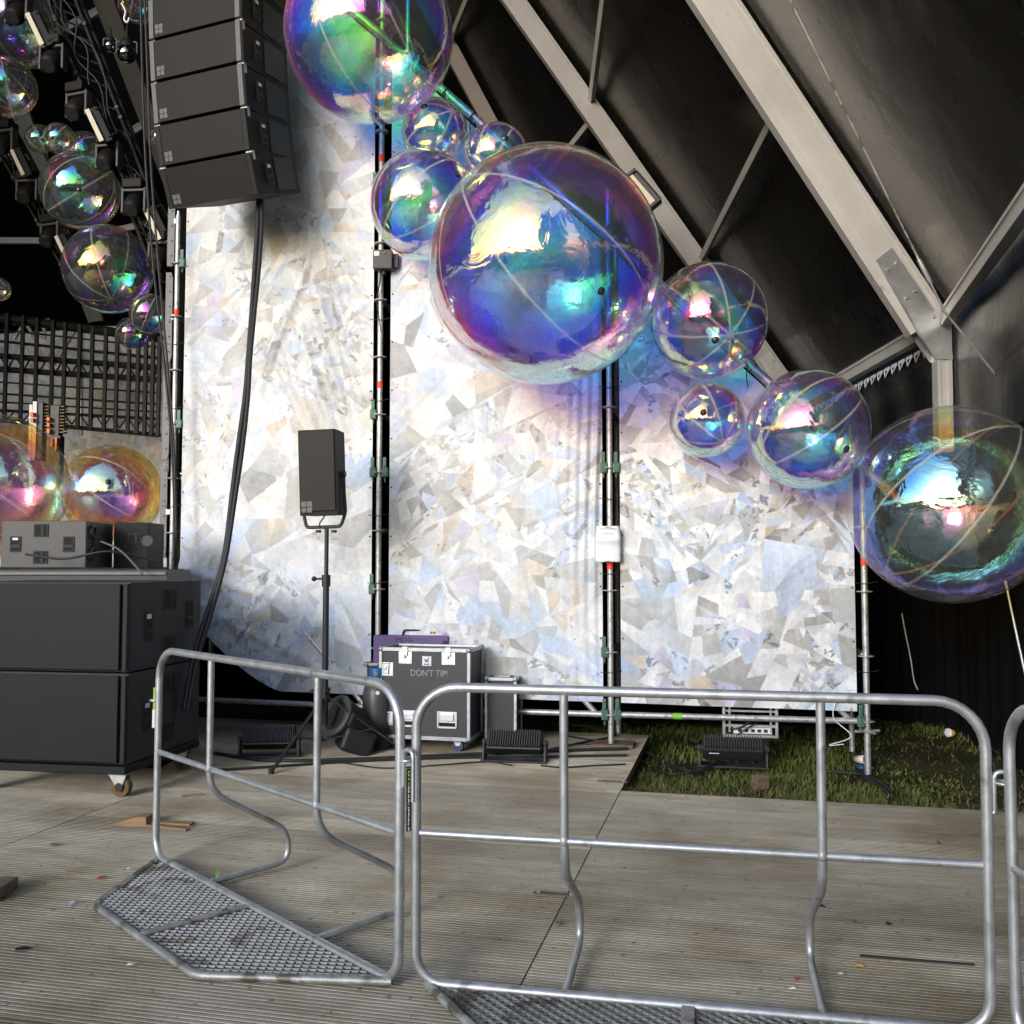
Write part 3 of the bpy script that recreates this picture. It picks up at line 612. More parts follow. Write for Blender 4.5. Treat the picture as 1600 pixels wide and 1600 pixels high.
def banner(A, B, x0, x1, zb, zt, seed, label, wr, res=.0075):
    """fabric between standards A and B, x0/x1 metres from them; zb, zt give hem and head heights"""
    A = Vector((*A, 0)); B = Vector((*B, 0)); t = (B - A).normalized(); L = (B - A).length; n_ = Vector((t.y, -t.x, 0))
    root = A + t * x0; w = L - x0 - x1; nu = int(w / res); s = np.linspace(0, w, nu + 1)
    hb = np.array([zb(q) for q in s]); ht = np.array([zt(q) for q in s]); nv = int((ht - hb).max() / res)
    vv = np.linspace(0, 1, nv + 1); Sg = np.repeat(s[None, :], nv + 1, 0); Zg = hb[None, :] + vv[:, None] * (ht - hb)[None, :]
    x = Sg.ravel(); z = Zg.ravel(); col = crystal(x, z, seed)
    big = crystal(x + .3 * np.sin(z * .7), z, seed + 50, 2.6); big = big.mean(1, keepdims=True)
    cmx = .88 if seed == 37 else .66
    col = np.clip((col * cmx + .64 * (1 - cmx)) * (.66 + .40 * big), .03, .80)
    rs = np.random.RandomState(seed + 9)
    def vn(f, a=None):
        gx, gz = int(w * f) + 3, int((z.max() - z.min()) * f) + 3; G = rs.rand(gz, gx); u_ = x * f; v_ = (z - z.min()) * f
        i_, j_ = u_.astype(int), v_.astype(int); a_, b_ = u_ - i_, v_ - j_; a_ = a_ * a_ * (3 - 2 * a_); b_ = b_ * b_ * (3 - 2 * b_)
        return (G[j_, i_] * (1 - a_) + G[j_, i_ + 1] * a_) * (1 - b_) + (G[j_ + 1, i_] * (1 - a_) + G[j_ + 1, i_ + 1] * a_) * b_ - .5
    blue = np.clip(vn(3.0) + .6 * vn(9.0), -.1, .6)[:, None] * np.array([[-.20, -.06, .10]]); tan = np.clip(vn(4.0) + .6 * vn(12.0) - .22, 0, .5)[:, None] * np.array([[.04, -.05, -.22]])
    col = np.clip(col * (1 + blue + tan) * (1.06 + .13 * vn(26.0) + .15 * vn(60.0))[:, None], .03, .80)
    dsp = wr(x, z, w)
    co = np.stack([x, -dsp, z], 1)
    me = bpy.data.meshes.new('printed_banner'); me.vertices.add(len(x)); me.vertices.foreach_set('co', co.ravel())
    ii = np.arange(nv)[:, None] * (nu + 1) + np.arange(nu)[None, :]; q = np.stack([ii, ii + 1, ii + nu + 2, ii + nu + 1], -1).reshape(-1, 4)
    me.loops.add(q.size); me.polygons.add(len(q)); me.loops.foreach_set('vertex_index', q.ravel().astype(np.int32)); me.polygons.foreach_set('loop_start', np.arange(0, q.size, 4, dtype=np.int32)); me.polygons.foreach_set('use_smooth', np.ones(len(q), dtype=bool))
    me.update(calc_edges=True); me.validate()
    at = me.color_attributes.new('print', 'FLOAT_COLOR', 'POINT'); at.data.foreach_set('color', np.concatenate([col, np.ones((len(x), 1))], 1).ravel().astype(np.float32))
    me.materials.append(M['print']); o = bpy.data.objects.new('printed_banner', me); C.objects.link(o)
    o.location = root; o.rotation_euler = (0, 0, math.atan2(t.y, t.x))
    tag(o, label, 'banner', 'printed crystal banners on the scaffold')
    # eyelets along the edges
    ey = None
    for side in (.018, w - .018):
        k = 0
        while .45 + k * .42 < (ht[0] if side < .1 else ht[-1]) - .1:
            
            if ey is None: e = MB(); e.cyl((0, -.004, 0), (0, .002, 0), .008, 8); ey = e.build('eyelet', M['rubber'], o); q = ey
            else: q = ey.copy(); C.objects.link(q); q.parent = o
            q.location = (side, 0, .45 + k * .42); k += 1
    return o
def z_on(i):
    def f(s, x0): return diag_z(PX[i][0] + (s + x0) * (PX[i + 1][0] - PX[i][0]) / (Vector(PX[i + 1]) - Vector(PX[i])).length) - .03
    return f
def edge(x, w): return np.minimum(x, w - x) / .25
def wr1(x, z, w):
    fold = .034 * np.exp(-((x - 1.45 + .42 * (4.6 - z)) / .05) ** 2) * np.exp(-((z - 3.9) / 1.0) ** 2)
    f2 = .016 * np.sin((x * 1.0 + .36 * z) * 34) * np.exp(-((z - 3.2) / 1.1) ** 2) * np.clip((x - .6) / .8, 0, 1) * np.clip(edge(x, w), 0, 1)
    f3 = .030 * np.exp(-((z - 1.45 + .30 * x) / .05) ** 2) * np.clip(1.2 - x, 0, 1) + .02 * np.exp(-((z - 1.2 + .45 * x) / .06) ** 2)
    return fold + f2 + f3 + .025 * np.sin(x * 3.1) * np.sin(z * .9) * np.clip(edge(x, w), 0, 1)
def wr2(x, z, w):
    e_ = np.exp(-((w - x) / .22) ** 2); f = .020 * e_ * np.sin(x * 75 + np.sin(z * 1.3) * 2) * np.exp(-((z - 2.4) / 1.3) ** 2)
    return f + .03 * np.sin(math.pi * x / w) * np.sin(z * .8) + .006 * np.sin(x * 5 + z * 2.2) * np.clip(edge(x, w), 0, 1)
def wr3(x, z, w): return .02 * np.sin(math.pi * x / w) * np.sin(z * 1.1) + .006 * np.sin(x * 4 - z * 3) * np.clip(edge(x, w), 0, 1)
banner(PX[0], PX[1], .087, .065, lambda s: .36 + .75 * max(0, 1 - s / 1.05) ** 1.4, lambda s: min(7.0, z_on(0)(s, .087)), 11, 'tallest printed crystal banner, hem sagging in a curve, behind the small loudspeaker', wr1)
banner(PX[1], PX[2], .092, .062, lambda s: .375 - .01 * s, lambda s: z_on(1)(s, .092), 23, 'widest bright crystal banner behind the largest bubble and the stencilled case', wr2)
banner(PX[2], PX[3], .083, .072, lambda s: .355 - .012 * s, lambda s: z_on(2)(s, .083), 37, 'shortest printed crystal banner, hanging above the grass', wr3)

# black drape behind the scaffold
dr = MB(); a, e = Vector((-3.3, 10.05, 0)), Vector((3.0, 8.85, 0)); n_ = 160; vs = []
for i in range(n_ + 1):
    p = a.lerp(e, i / n_); yy = .05 * math.sin(i * .9) + .03 * math.sin(i * .37)
    zt = min(7.0, diag_z(p.x) - .15); vs += [(p.x, p.y + yy, .04 if p.x < .3 else GZ + .1), (p.x, p.y + yy, max(1.9, zt))]
dr.add(vs, [(2 * i, 2 * i + 2, 2 * i + 3, 2 * i + 1) for i in range(n_)], True)
tag(dr.build('backing_drape', M['blackfab']), 'black pleated drape closing the gaps behind the scaffold', 'drape')

dr = MB(); vs = []; ctl = [Vector((3.0, 10.6, 0)), Vector((3.9, 9.9, 0)), Vector((4.2, 9.2, 0)), Vector((4.0, 8.0, 0)), Vector((3.62, 6.3, 0)), Vector((3.3, 5.0, 0))]; pth = spline(ctl, 30)  # black sheet added in front of the tent post and wall to keep them dark
for i, p in enumerate(pth): yy = .035 * math.sin(i * .85) + .02 * math.sin(i * .31); vs += [(p.x + yy, p.y + yy * .5, GZ - .03), (p.x + yy * .6, p.y + yy * .5, 2.55)]
dr.add(vs, [(2 * i, 2 * i + 2, 2 * i + 3, 2 * i + 1) for i in range(len(pth) - 1)], True)
tag(dr.build('darkening_drape', M['blackfab']), 'black drape added along the tent wall to darken it behind the big right bubble', 'drape')

# ------------------------------------------------------------------ bubbles
def bubble(px_, py_, r_px, Y, label, m='film', group='iridescent bubbles on the diagonal tube', valve=None, seed=0):
    c = pix(px_, py_, Y); rad = r_px / F * ((c - cam.location).dot(Vector((0, math.cos(PITCH), math.sin(PITCH)))))
    t = thing('bubble_ball', label, 'bubble', c, group=group); rr = random.Random(seed)
    b = MB(); b.ball((0, 0, 0), rad, 96, 56); o = b.build('film_skin', M[m], t); o.rotation_euler = (rr.uniform(.4, 1.2), rr.uniform(-.8, .8), rr.uniform(0, 6.28))
    v = valve or (rr.uniform(-.3, .6), -.8, rr.uniform(-.5, .5)); vv = Vector(v).normalized()
    b = MB(); q = vv.to_track_quat('Z', 'Y').to_matrix().to_4x4(); T = Matrix.Translation(vv * rad) @ q
    b.lathe([(.0001, .010), (.012, .010), (.014, 0), (.026, .002), (.028, -.003)], 14, T); b.build('valve', M['lamplens'], t)
    return t
def line_y(x): return float(np.interp(x, [p[0] for p in PX], [p[1] for p in PX]))
def on_tube(px_, py_, r_px, label, seed, extra=0.0, valve=None, m='film'):
    Y = 7.6
    for _ in range(6):
        c = pix(px_, py_, Y); Y = line_y(c.x) - r_px / F * Y - .10 - extra
    return bubble(px_, py_, r_px, Y, label, m, seed=seed, valve=valve)
on_tube(577, 55, 131, 'large blue violet bubble cut by the top of the picture beside the hanging speakers', 1, valve=(.35, -1, .05))
on_tube(680, 207, 52, 'small bubble touching the underside of the topmost large bubble', 2)
on_tube(775, 244, 51, 'small bubble tucked behind the top of the largest bubble', 3)
on_tube(664, 320, 85, 'medium bubble overlapping the upper left of the largest bubble', 4, -.05, valve=(.7, -.8, .3))
on_tube(852, 417, 183, 'largest bubble, teal and violet, hanging in front of the middle pole', 5, .12, valve=(.5, -1, -.55))
on_tube(1107, 502, 91, 'medium bubble just right of the largest bubble', 6)
on_tube(1104, 656, 59, 'lowest small bubble under the medium one, over the shortest banner', 7, .05)
on_tube(1262, 671, 94, 'medium bubble between the lowest small one and the big right one', 8)
on_tube(1484, 788, 154, 'big dark teal bubble at the right edge in front of the black wall', 9, .1, m='film_teal')
GL = 'iridescent bubbles around the far side of the stage'
for (px_, py_, r_, Y, lab, m_) in (
    (35, 35, 66, 12.3, 'greenish bubble at the top left corner behind the lighting truss', 'film_green'),
    (10, 136, 45, 12.0, 'bubble cut by the left edge under the greenish corner bubble', 'film_green'),
    (62, 217, 22, 12.6, 'small pinkish bubble, left of two touching ones', 'film_green'),
    (93, 217, 24, 12.2, 'small bubble with a blue glint overlapping the pinkish one', 'film_green'),
    (134, 240, 33, 12.8, 'dim bubble half behind the yellow rimmed one and a moving light', 'film_green'),
    (125, 298, 59, 12.0, 'yellow rimmed bubble with a bright golden glint, over the video frame', 'film_green'),
    (169, 421, 68, 11.7, 'purple rimmed bubble under the yellow rimmed one', 'film'),
    (234, 490, 31, 11.5, 'small bubble beside the perforated upright', 'film'),
    (207, 520, 25, 12.4, 'small bluish bubble half hidden behind the bubble by the perforated upright', 'film'),
    (-2, 452, 18, 12.4, 'sliver of a golden bubble at the left edge above the video frame', 'film_green'),
    (214, 5, 30, 12.6, 'pale bubble between the hanging cables and speakers at the top', 'film'),
    (250, 215, 16, 13.0, 'tiny green bubble peeping out from behind the hanging speakers', 'film_green'),
    (-12, 758, 112, 9.2, 'largest gold and magenta bubble resting behind the stage speakers at the left edge', 'film_gold'),
    (175, 770, 75, 9.4, 'gold rimmed magenta bubble sitting behind the stage speakers', 'film_gold')):
    bubble(px_, py_, r_, Y, lab, m_, GL, seed=int(px_ * 7 + py_))

# ------------------------------------------------------------------ text
def text(s, size, mt, parent, loc, rot, name='lettering', ext=.0012, sx=1.0, align='CENTER'):
    cu = bpy.data.curves.new(name, 'FONT'); cu.body = s; cu.size = size; cu.extrude = ext; cu.align_x = align; cu.align_y = 'CENTER'; cu.resolution_u = 3
    to = bpy.data.objects.new(name, cu); C.objects.link(to); bpy.context.view_layer.update()
    me = bpy.data.meshes.new_from_object(to.evaluated_get(bpy.context.evaluated_depsgraph_get())); bpy.data.objects.remove(to)
    me.materials.clear(); me.materials.append(mt); o = bpy.data.objects.new(name, me); C.objects.link(o); o.parent = parent
    o.location = loc; o.rotation_euler = rot; o.scale = (sx, 1, 1); return o

# ------------------------------------------------------------------ crowd barriers
def in_poly(x, y, poly):
    c = False; n_ = len(poly)
    for i in range(n_):
        (x1, y1), (x2, y2) = poly[i], poly[i - 1]
        if (y1 > y) != (y2 > y) and x < (x2 - x1) * (y - y1) / (y2 - y1) + x1: c = not c
    return c
def barrier(loc, ang, W_, label, lean=0.0, roll=0.0, plate_x=(.5, 1.42), hook=True):
    t = thing('crowd_barrier', label, 'barrier', loc, group='steel crowd barriers with mesh footplates', rot=(lean, roll, ang)); Hh = 1.045
    r_ = .0172
    def loop(x0, x1, z0, z1, rt, rb):
        cs = [(x0, z0, rb), (x1, z0, rb), (x1, z1, rt), (x0, z1, rt)]; out = []
        for i, (cx, cz, rr) in enumerate(cs):
            pa, pb = cs[i - 1], cs[(i + 1) % 4]
            a = (Vector((pa[0], 0, pa[1])) - Vector((cx, 0, cz))).normalized(); b = (Vector((pb[0], 0, pb[1])) - Vector((cx, 0, cz))).normalized()
            for j in range(9): q = j / 8 * math.pi / 2; out.append(Vector((cx, 0, cz)) + a * rr + b * rr - (a * math.sin(q) + b * math.cos(q)) * rr)
        res = []
        for i in range(4):
            seg = out[i * 9:(i + 1) * 9]; res += seg
        return res
    b = MB(); b.tube(loop(0, W_, .03, Hh, .15, .10), r_, 14, closed=True); b.build('tube_frame', M['galv'], t)
    b = MB(); b.cyl((.015, 0, .54), (W_ - .015, 0, .54), .0132, 12); b.build('mid_rail', M['galv'], t)
    for fx in (.281, .733):
        x = W_ * fx
        path = fillet([(x, 0, Hh - .015), (x, .0, .44), (x, .40, .20), (x, .42, .045), (x, .0, .03)], [0, .10, .13, .10, 0], 8)
        b = MB(); b.tube(path, .0150, 12); br = b.build('brace_leg', M['galv'], t)
        b = MB(); b.tube([(x, 0, .526), (x, 0, .534), (x, 0, .546), (x, 0, .554)], .0175, 10, rads=[.0155, .019, .019, .0155]); b.build('weld', M['galv_dirty'], br)
    px0, px1 = plate_x; D = -.47
    poly = [(.06, 0), (px0, D), (px1, D), (W_ - .06, 0)]
    b = MB(); b.tube(fillet([(.04, 0, .025), (px0 - .02, D, .022), (px1 + .02, D, .022), (W_ - .04, 0, .025)], .05, 5), .0150, 12); b.build('plate_rim', M['galv_dirty'], t)
    b = MB(); b.box(((px0 + px1) / 2, D / 2, .034), (.042, abs(D) - .02, .008), .001); b.build('plate_strap', M['galv_dirty'], t)
    # expanded metal: rows of zigzag strands
    b = MB(); pw, ph = .046, .0205; ny = int(abs(D) / (ph / 1)) + 1; nxx = int(W_ / (pw / 2)) + 2
    for j in range(ny):
        yb = D + (j + .5) * ph; prev = None
        for i in range(nxx):
            x = i * pw / 2; y = yb + (ph * .47 if (i + j) % 2 else -ph * .47)
            if prev is not None and in_poly((x + prev[0]) / 2, (y + prev[1]) / 2, poly):
                p0, p1 = Vector((prev[0], prev[1], .026)), Vector((x, y, .026)); dd = (p1 - p0).normalized(); sd = Vector((-dd.y, dd.x, 0))
                up = 1 if (i + j) % 2 else -1
                o1 = sd * .0022 + Vector((0, 0, .0035)); o2 = -sd * .0022 - Vector((0, 0, .0035))
                b.add([p0 + o1, p1 + o1, p1 + o2, p0 + o2], [(0, 1, 2, 3)])
            prev = (x, y)
    b.build('mesh_footplate', M['meshgalv'], t)
    if hook:
        b = MB(); b.tube(fillet([(W_ + .0, 0, .70), (W_ + .022, 0, .70), (W_ + .022, 0, .83), (W_ + .075, 0, .83), (W_ + .075, 0, .66)], .025, 5), .0075, 8); b.build('hook', M['alu'], t)
    b = MB(); b.tube([(-.012 + .028 * math.cos(a) - .02, .028 * math.sin(a), .79) for a in [k * .7854 for k in range(8)]], .006, 6, closed=True); b.build('hook_eye', M['alu'], t)
    return t
WR = 1.845
B2 = barrier((-.332, 3.40, .0), math.atan2(-.354, 1.81), WR, 'crowd barrier facing the camera with the lime and black sticker on its post', R(1.0), R(.1), (.47, 1.38))
bl = (Vector((-.39, 3.385, 0)) - Vector((-1.765, 4.84, 0)))
B1 = barrier((-1.765, 4.84, 0), math.atan2(bl.y, bl.x), bl.length, 'angled crowd barrier in front of the black subwoofers', 0, 0, (.50, 1.42))
B3 = barrier((1.535, 3.0, 0), R(-88), 1.9, 'crowd barrier running out of the picture at the right edge', 0, 0, hook=False)
b = MB(); b.box((-.0215, -.010, .655), (.003, .024, .215), rz=R(-38)); stk = b.build('sticker', M['dark'], B2)
text('MAX', .030, M['lime'], stk, (-.0265, -.0135, .728), (R(90), R(90), R(-128 + 90)), sx=.9)
text('PRODUCTIONS', .0215, M['white'], stk, (-.0265, -.0135, .625), (R(90), R(90), R(-128 + 90)), sx=1.0)
b = MB(); b.box((-.020, -.008, .80), (.003, .022, .11), rz=R(-38)); b.build('sticker', M['lime'], B1)
b = MB(); b.box((-.022, -.010, .70), (.003, .022, .09), rz=R(-38)); b.build('sticker', M['white'], B1)

# ------------------------------------------------------------------ loudspeakers
def handle_part(parent, loc, w, h, face='x', label_=False):
    """two-slot recessed grip: dark slots inside a thin frame; face is the outward axis"""
    b = MB(); t_ = .006
    T = Matrix.Translation(loc) @ (Matrix.Rotation(R(90), 4, 'Z') if face == 'x' else Matrix.Identity(4))
    v_ = h >= w
    for s_ in (-1, 1): b.box((s_ * w / 2, 0, 0), (.010, t_, h + .01), .002, T); b.box((0, 0, s_ * h / 2), (w, t_, .010), .002, T)
    if v_: b.box((0, -.001, -h * .14), (w, .010, .026), .003, T)
    else: b.box((w * .12, -.001, 0), (.022, .010, h), .003, T)
    o = b.build('handle', M['grip'], parent)
    b = MB(); b.box((0, -.0005, 0), (w, .004, h), 0, T); b.build('recess', M['hole'], o)
    if label_: b = MB(); b.box((0, -.004, h * .36), (w * .55, .003, h * .16), 0, T); b.build('serial_label', M['white'], o)
    return o
def logo_part(parent, loc, s):
    b = MB()
    for ix in (0, 1):
        for iz in (0, 1):
            if ix == 0 and iz == 0: b.cyl((loc[0] - s / 2, loc[1] - .001, loc[2] - s / 2), (loc[0] - s / 2, loc[1] + .001, loc[2] - s / 2), s * .45, 16)
            else: b.box((loc[0] + (ix - .5) * s, loc[1], loc[2] + (iz - .5) * s), (s * .88, .002, s * .88))
    return b.build('logo', M['logo'], parent)
# flown array: front-left bottom edge is followed down the curve
LW, LH, LD = .92, .326, .66; YA = R(-21.7)
fx = Vector((math.cos(YA), math.sin(YA), 0)); fn = Vector((math.sin(YA), -math.cos(YA), 0))   # along the front, out of the front
names = ['topmost visible box of the hanging speaker column, cut by the picture edge', 'second box from the top of the hanging speaker column', 'third box from the top of the hanging speaker column', 'fourth box from the top of the hanging speaker column', 'fifth box from the top, tilted, in the hanging speaker column', 'lowest box of the hanging speaker column, tilted down most']
tilts = [1, 3, 5.5, 8.5, 13, 21]
top = pix(231, -62, 7.6)
arr = []
for i, (lab, tl) in enumerate(zip(names, tilts)):
    a = R(tl); t = thing('line_array_speaker', lab, 'loudspeaker', top + fx * LW / 2, group='flown loudspeaker boxes', rot=(0, 0, YA)); t.rotation_mode = 'XYZ'
    t.rotation_euler = (Matrix.Rotation(YA, 4, 'Z') @ Matrix.Rotation(a, 4, 'X')).to_euler()
    # cabinet hangs below its top front edge; trapezoid in plan
    w2 = LW / 2 - .03; bk = .425
    b = MB(); b.prism([(-w2, 0.01), (w2, 0.01), (bk, LD), (-bk, LD)], -LH + .006, -.006, 'z'); cbn = b.build('cabinet', M['spk_grey'], t)
    b = MB(); b.box((0, .004, -LH / 2), (LW - .12, .014, LH - .014), .003); gr_ = b.build('front_grille', M['grille_fine'], t)
    for s_ in (-1, 1):
        b = MB(); b.box((s_ * (LW / 2 - .035), .012, -LH / 2), (.045, .035, LH - .01), .003); b.build('rigging_strip', M['logo'] if i < 4 else M['spk_grey'], t)
        b = MB(); b.cyl((s_ * (LW / 2 - .03) - .03, .02, -.002), (s_ * (LW / 2 - .03) + .03, .02, -.002), .012, 8); b.box((s_ * (LW / 2 - .03), .05, -.02), (.02, .05, .07), .003); b.build('rigging_pin', M['galv'], t)
    logo_part(t, (-LW / 2 + .115, -.0045, -LH + .07), .040)
    ang = math.atan2(LD, -(w2 - bk))
    T_ = Vector(((w2 + bk) / 2 + .004, LD / 2 * .62, -LH * .5)); h_ = handle_part(t, (0, 0, 0), .075, .15, 'x', True)
    h_.location = T_ + Vector((.026, 0, 0)); h_.rotation_euler = (0, 0, R(90) - (math.pi - ang) + 0 + R(0)); h_.rotation_euler = (0, 0, math.atan2(w2 - bk, LD))
    b = MB(); q = Vector(((w2 * .3 + bk * .7) + .006, LD * .70, -LH * .5)); b.box(q, (.006, LD * .42, LH * .78), .002, rz=math.atan2(w2 - bk, LD)); b.build('side_panel', M['dark'], t)
    arr.append(t); top = top + Vector((0, 0, -1)) * (LH * math.cos(a) + .012) - fn * (LH * math.sin(a))

# ground stacked subwoofers on a dolly
SY = R(-9.5); corner = gnd(193, 1248); SW, SH, SD = 1.15, .578, .95
for i, lab in enumerate(('lower black subwoofer of the ground stack, standing on the wheeled dolly', 'upper black subwoofer of the ground stack, level with the stage edge')):
    t = thing('subwoofer', lab, 'subwoofer', (corner.x, corner.y, .20 + i * (SH + .004)), SY, 'stacked subwoofers')
    b = MB(); b.box((-SW / 2, SD / 2 + .02, SH / 2), (SW, SD - .02, SH - .006), .006); b.build('cabinet', M['subside'], t)
    b = MB(); b.box((-SW / 2 - .02, .012, SH / 2), (SW - .07, .022, SH - .03), .006); b.build('front_grille', M['grille'], t)
    b = MB(); b.box((-.018, .014, SH / 2), (.030, .03, SH - .03), .004); b.build('corner_strip', M['spk_grey'], t)
    for (yy, zz, w_, h_) in ((.25, SH * .48, .095, .19), (.80, SH * .58, .095, .18)): handle_part(t, (.001, yy, zz), w_, h_, 'x', yy < .5)
    for (yy, zz) in ((.52, SH * .78), (.52, SH * .22)): handle_part(t, (.001, yy, zz), .16, .13, 'x')
dy = thing('wheeled_dolly', 'low wheeled dolly with amber castors carrying the subwoofers', 'dolly', (corner.x, corner.y, 0), SY)
b = MB(); b.box((-SW / 2, SD / 2, .172), (SW + .02, SD + .02, .05), .006); b.build('platform', M['spk'], dy)
for (x, y) in ((-.05, .06), (-.06, SD - .09), (-SW + .1, .06), (-SW + .1, SD - .09)):
    b = MB(); b.box((x - .01, y, .143), (.12, .10, .006), .001); b.prism([(x - .07, .14), (x + .05, .14), (x + .015, .055), (x - .015, .055)], y - .036, y - .030, 'y'); b.prism([(x - .07, .14), (x + .05, .14), (x + .015, .055), (x - .015, .055)], y + .030, y + .036, 'y'); fk = b.build('castor', M['galv'], dy)
    b = MB(); b.cyl((x, y - .024, .063), (x, y + .024, .063), .062, 24); wh = b.build('wheel', M['caster'], fk)
    b = MB(); b.cyl((x, y - .040, .063), (x, y + .040, .063), .028, 14); b.build('hub', M['dark'], fk)
# wooden wedge and strips by the castor
q = gnd(205, 1288); t = thing('wooden_wedge', 'pale pine wedge chocking the front castor of the dolly', 'wedge', q, R(-8))
b = MB(); b.prism([(-.12, 0), (.11, 0), (.11, .055), (.06, .055)], -.04, .05, 'y'); b.build('block', M['wood'], t)
q = gnd(262, 1290); t = thing('wood_strips', 'thin broken pine strips lying beside the wedge', 'wood scrap', q, R(-14))
for k in range(3): b = MB(); b.box((0, .05 * k - .05, .006 + .008 * (k == 1)), (.34 - .05 * k, .03, .010), .002, rz=.12 * k - .1); b.build('strip', M['wood'], t)
q = gnd(300, 1244); t = MB(); t.box((0, 0, .006), (.13, .03, .01), .002); o = t.build('wood_offcut', M['wood']); o.location = q; o.rotation_euler = (0, 0, .45); tag(o, 'small flat pine offcut lying behind the angled barrier post', 'wood scrap')

# stage with speakers on it
stz = CAMZ - .03
t = thing('stage_platform', 'black stage platform with pale edge strip behind the subwoofers', 'stage', (-2.52, 7.02, 0))
b = MB(); b.box((-4.0, .25, stz - .06), (8.0, .5, .10)); b.box((-4.45, 1.2, stz - .0615), (8.0, 1.38, .10)); b.box((-6.8, 6.3, stz - .063), (11.5, 8.8, .10)); b.build('deck_top', M['dark'], t)
b = MB(); b.box((-4.0, -.012, stz - .035), (8.0, .02, .022), .003); b.build('edge_strip', M['oldgalv'], t)
b = MB(); b.box((-4.0, .03, (stz - .12) / 2), (7.96, .02, stz - .12)); b.box((-.03, .25, (stz - .12) / 2), (.02, .40, stz - .12)); b.build('skirt', M['blackfab'], t)
p0 = pix(133, 876, 7.35)
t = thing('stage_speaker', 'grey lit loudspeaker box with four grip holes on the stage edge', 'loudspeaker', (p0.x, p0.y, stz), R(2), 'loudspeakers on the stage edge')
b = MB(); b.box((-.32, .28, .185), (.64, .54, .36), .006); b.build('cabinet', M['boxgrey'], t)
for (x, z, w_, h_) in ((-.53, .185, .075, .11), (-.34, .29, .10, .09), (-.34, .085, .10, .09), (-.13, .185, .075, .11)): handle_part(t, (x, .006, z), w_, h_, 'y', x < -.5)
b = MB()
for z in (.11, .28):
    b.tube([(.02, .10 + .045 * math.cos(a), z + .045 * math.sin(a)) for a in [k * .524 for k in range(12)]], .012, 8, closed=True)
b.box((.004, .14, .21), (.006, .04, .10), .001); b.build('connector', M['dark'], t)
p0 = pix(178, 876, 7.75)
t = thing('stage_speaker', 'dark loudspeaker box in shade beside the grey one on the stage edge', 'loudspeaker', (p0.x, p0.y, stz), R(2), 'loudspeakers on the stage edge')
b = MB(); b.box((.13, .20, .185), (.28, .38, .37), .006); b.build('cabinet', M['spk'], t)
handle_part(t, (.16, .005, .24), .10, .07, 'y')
b = MB(); b.cyl((.26, 0, .22), (.26, .02, .22), .045, 16); b.build('connector', M['dark'], t)
def cable(pts, r, label, name='cable', m='rubber', cat='cable', group=None, k=8):
    o = MB(); P = [Vector(p) for p in pts]; c0 = P[0]; o.tube(spline([p - c0 for p in P], k), r, 8); ob = o.build(name, M[m]); ob.location = c0; return tag(ob, label, cat, group)
cable([pix(158, 846, 7.25), pix(185, 858, 7.1), pix(208, 880, 6.95), pix(222, 897, 6.9)], .007, 'pale cable with a grey plug drooping from the stage speaker', m='logo')
cable([pix(40, 866, 7.1), pix(100, 873, 7.05), pix(160, 862, 7.05), pix(195, 865, 7.1), pix(250, 878, 7.2)], .009, 'black cable draped along the stage edge in front of the speakers')

# monitor loudspeaker on its stand
Ym = 7.30; bx = pix(497, 805, Ym); MW, MH, MD = .295, .655, .30
t = thing('loudspeaker', 'small black loudspeaker on a pole in front of the tallest banner', 'loudspeaker', (bx.x, bx.y, bx.z), rot=(R(2), R(-1.5), R(-8)))
b = MB(); b.prism([(-MW / 2, .012), (MW / 2, .012), (MW / 2 - .02, MD), (-MW / 2 + .02, MD)], 0, MH, 'z'); b.build('cabinet', M['spk'], t)
b = MB(); b.box((0, .006, MH / 2 + .012), (MW - .016, .014, MH - .04), .004); b.build('front_grille', M['grille_fine'], t)
logo_part(t, (-MW / 2 + .06, -.0025, .065), .045)
b = MB()
for s_ in (-1, 1): b.tube(fillet([(s_ * (MW / 2 + .008), .15, MH * .45), (s_ * (MW / 2 + .022), .15, .02), (s_ * (MW / 2 - .01), .12, -.09), (0, .12, -.09)], .03, 4), .014, 8); b.cyl((s_ * (MW / 2 - .02), .15, MH * .48), (s_ * (MW / 2 + .03), .15, MH * .48), .024, 12)
b.box((0, .12, -.092), (.27, .04, .012), .003); b.build('yoke', M['dark'], t)
b = MB(); b.tube(spline([(.0, .16, .0), (.0, .10, -.03), (-.02, .09, -.06), (-.02, .1, -.10)]), .006, 6); b.build('lead', M['rubber'], t)
sx, sy = bx.x + .045, bx.y + .115
t = thing('speaker_stand', 'black tripod stand holding the small loudspeaker', 'stand', (sx, sy, 0)); zt = bx.z - .10
b = MB(); b.cyl((0, 0, .25), (0, 0, 1.35), .024, 14); b.cyl((0, 0, 1.3), (0, 0, zt), .0165, 12); b.build('pole', M['dark'], t)
for k, (zz) in enumerate((1.36, .50)): b = MB(); b.cyl((0, 0, zz - .06), (0, 0, zz + .03), .034, 14); b.cyl((0, 0, zz), (-.085, -.02, zz), .008, 8); b.ball((-.09, -.02, zz), .02, 10, 8); b.build('clamp_collar', M['dark'], t)
for k in range(2): b = MB(); b.cyl((-.06 + .12 * k, -.02, zt - .03), (-.06 + .12 * k, -.02, zt - .01), .022, 12); b.build('knob', M['dark'], t)
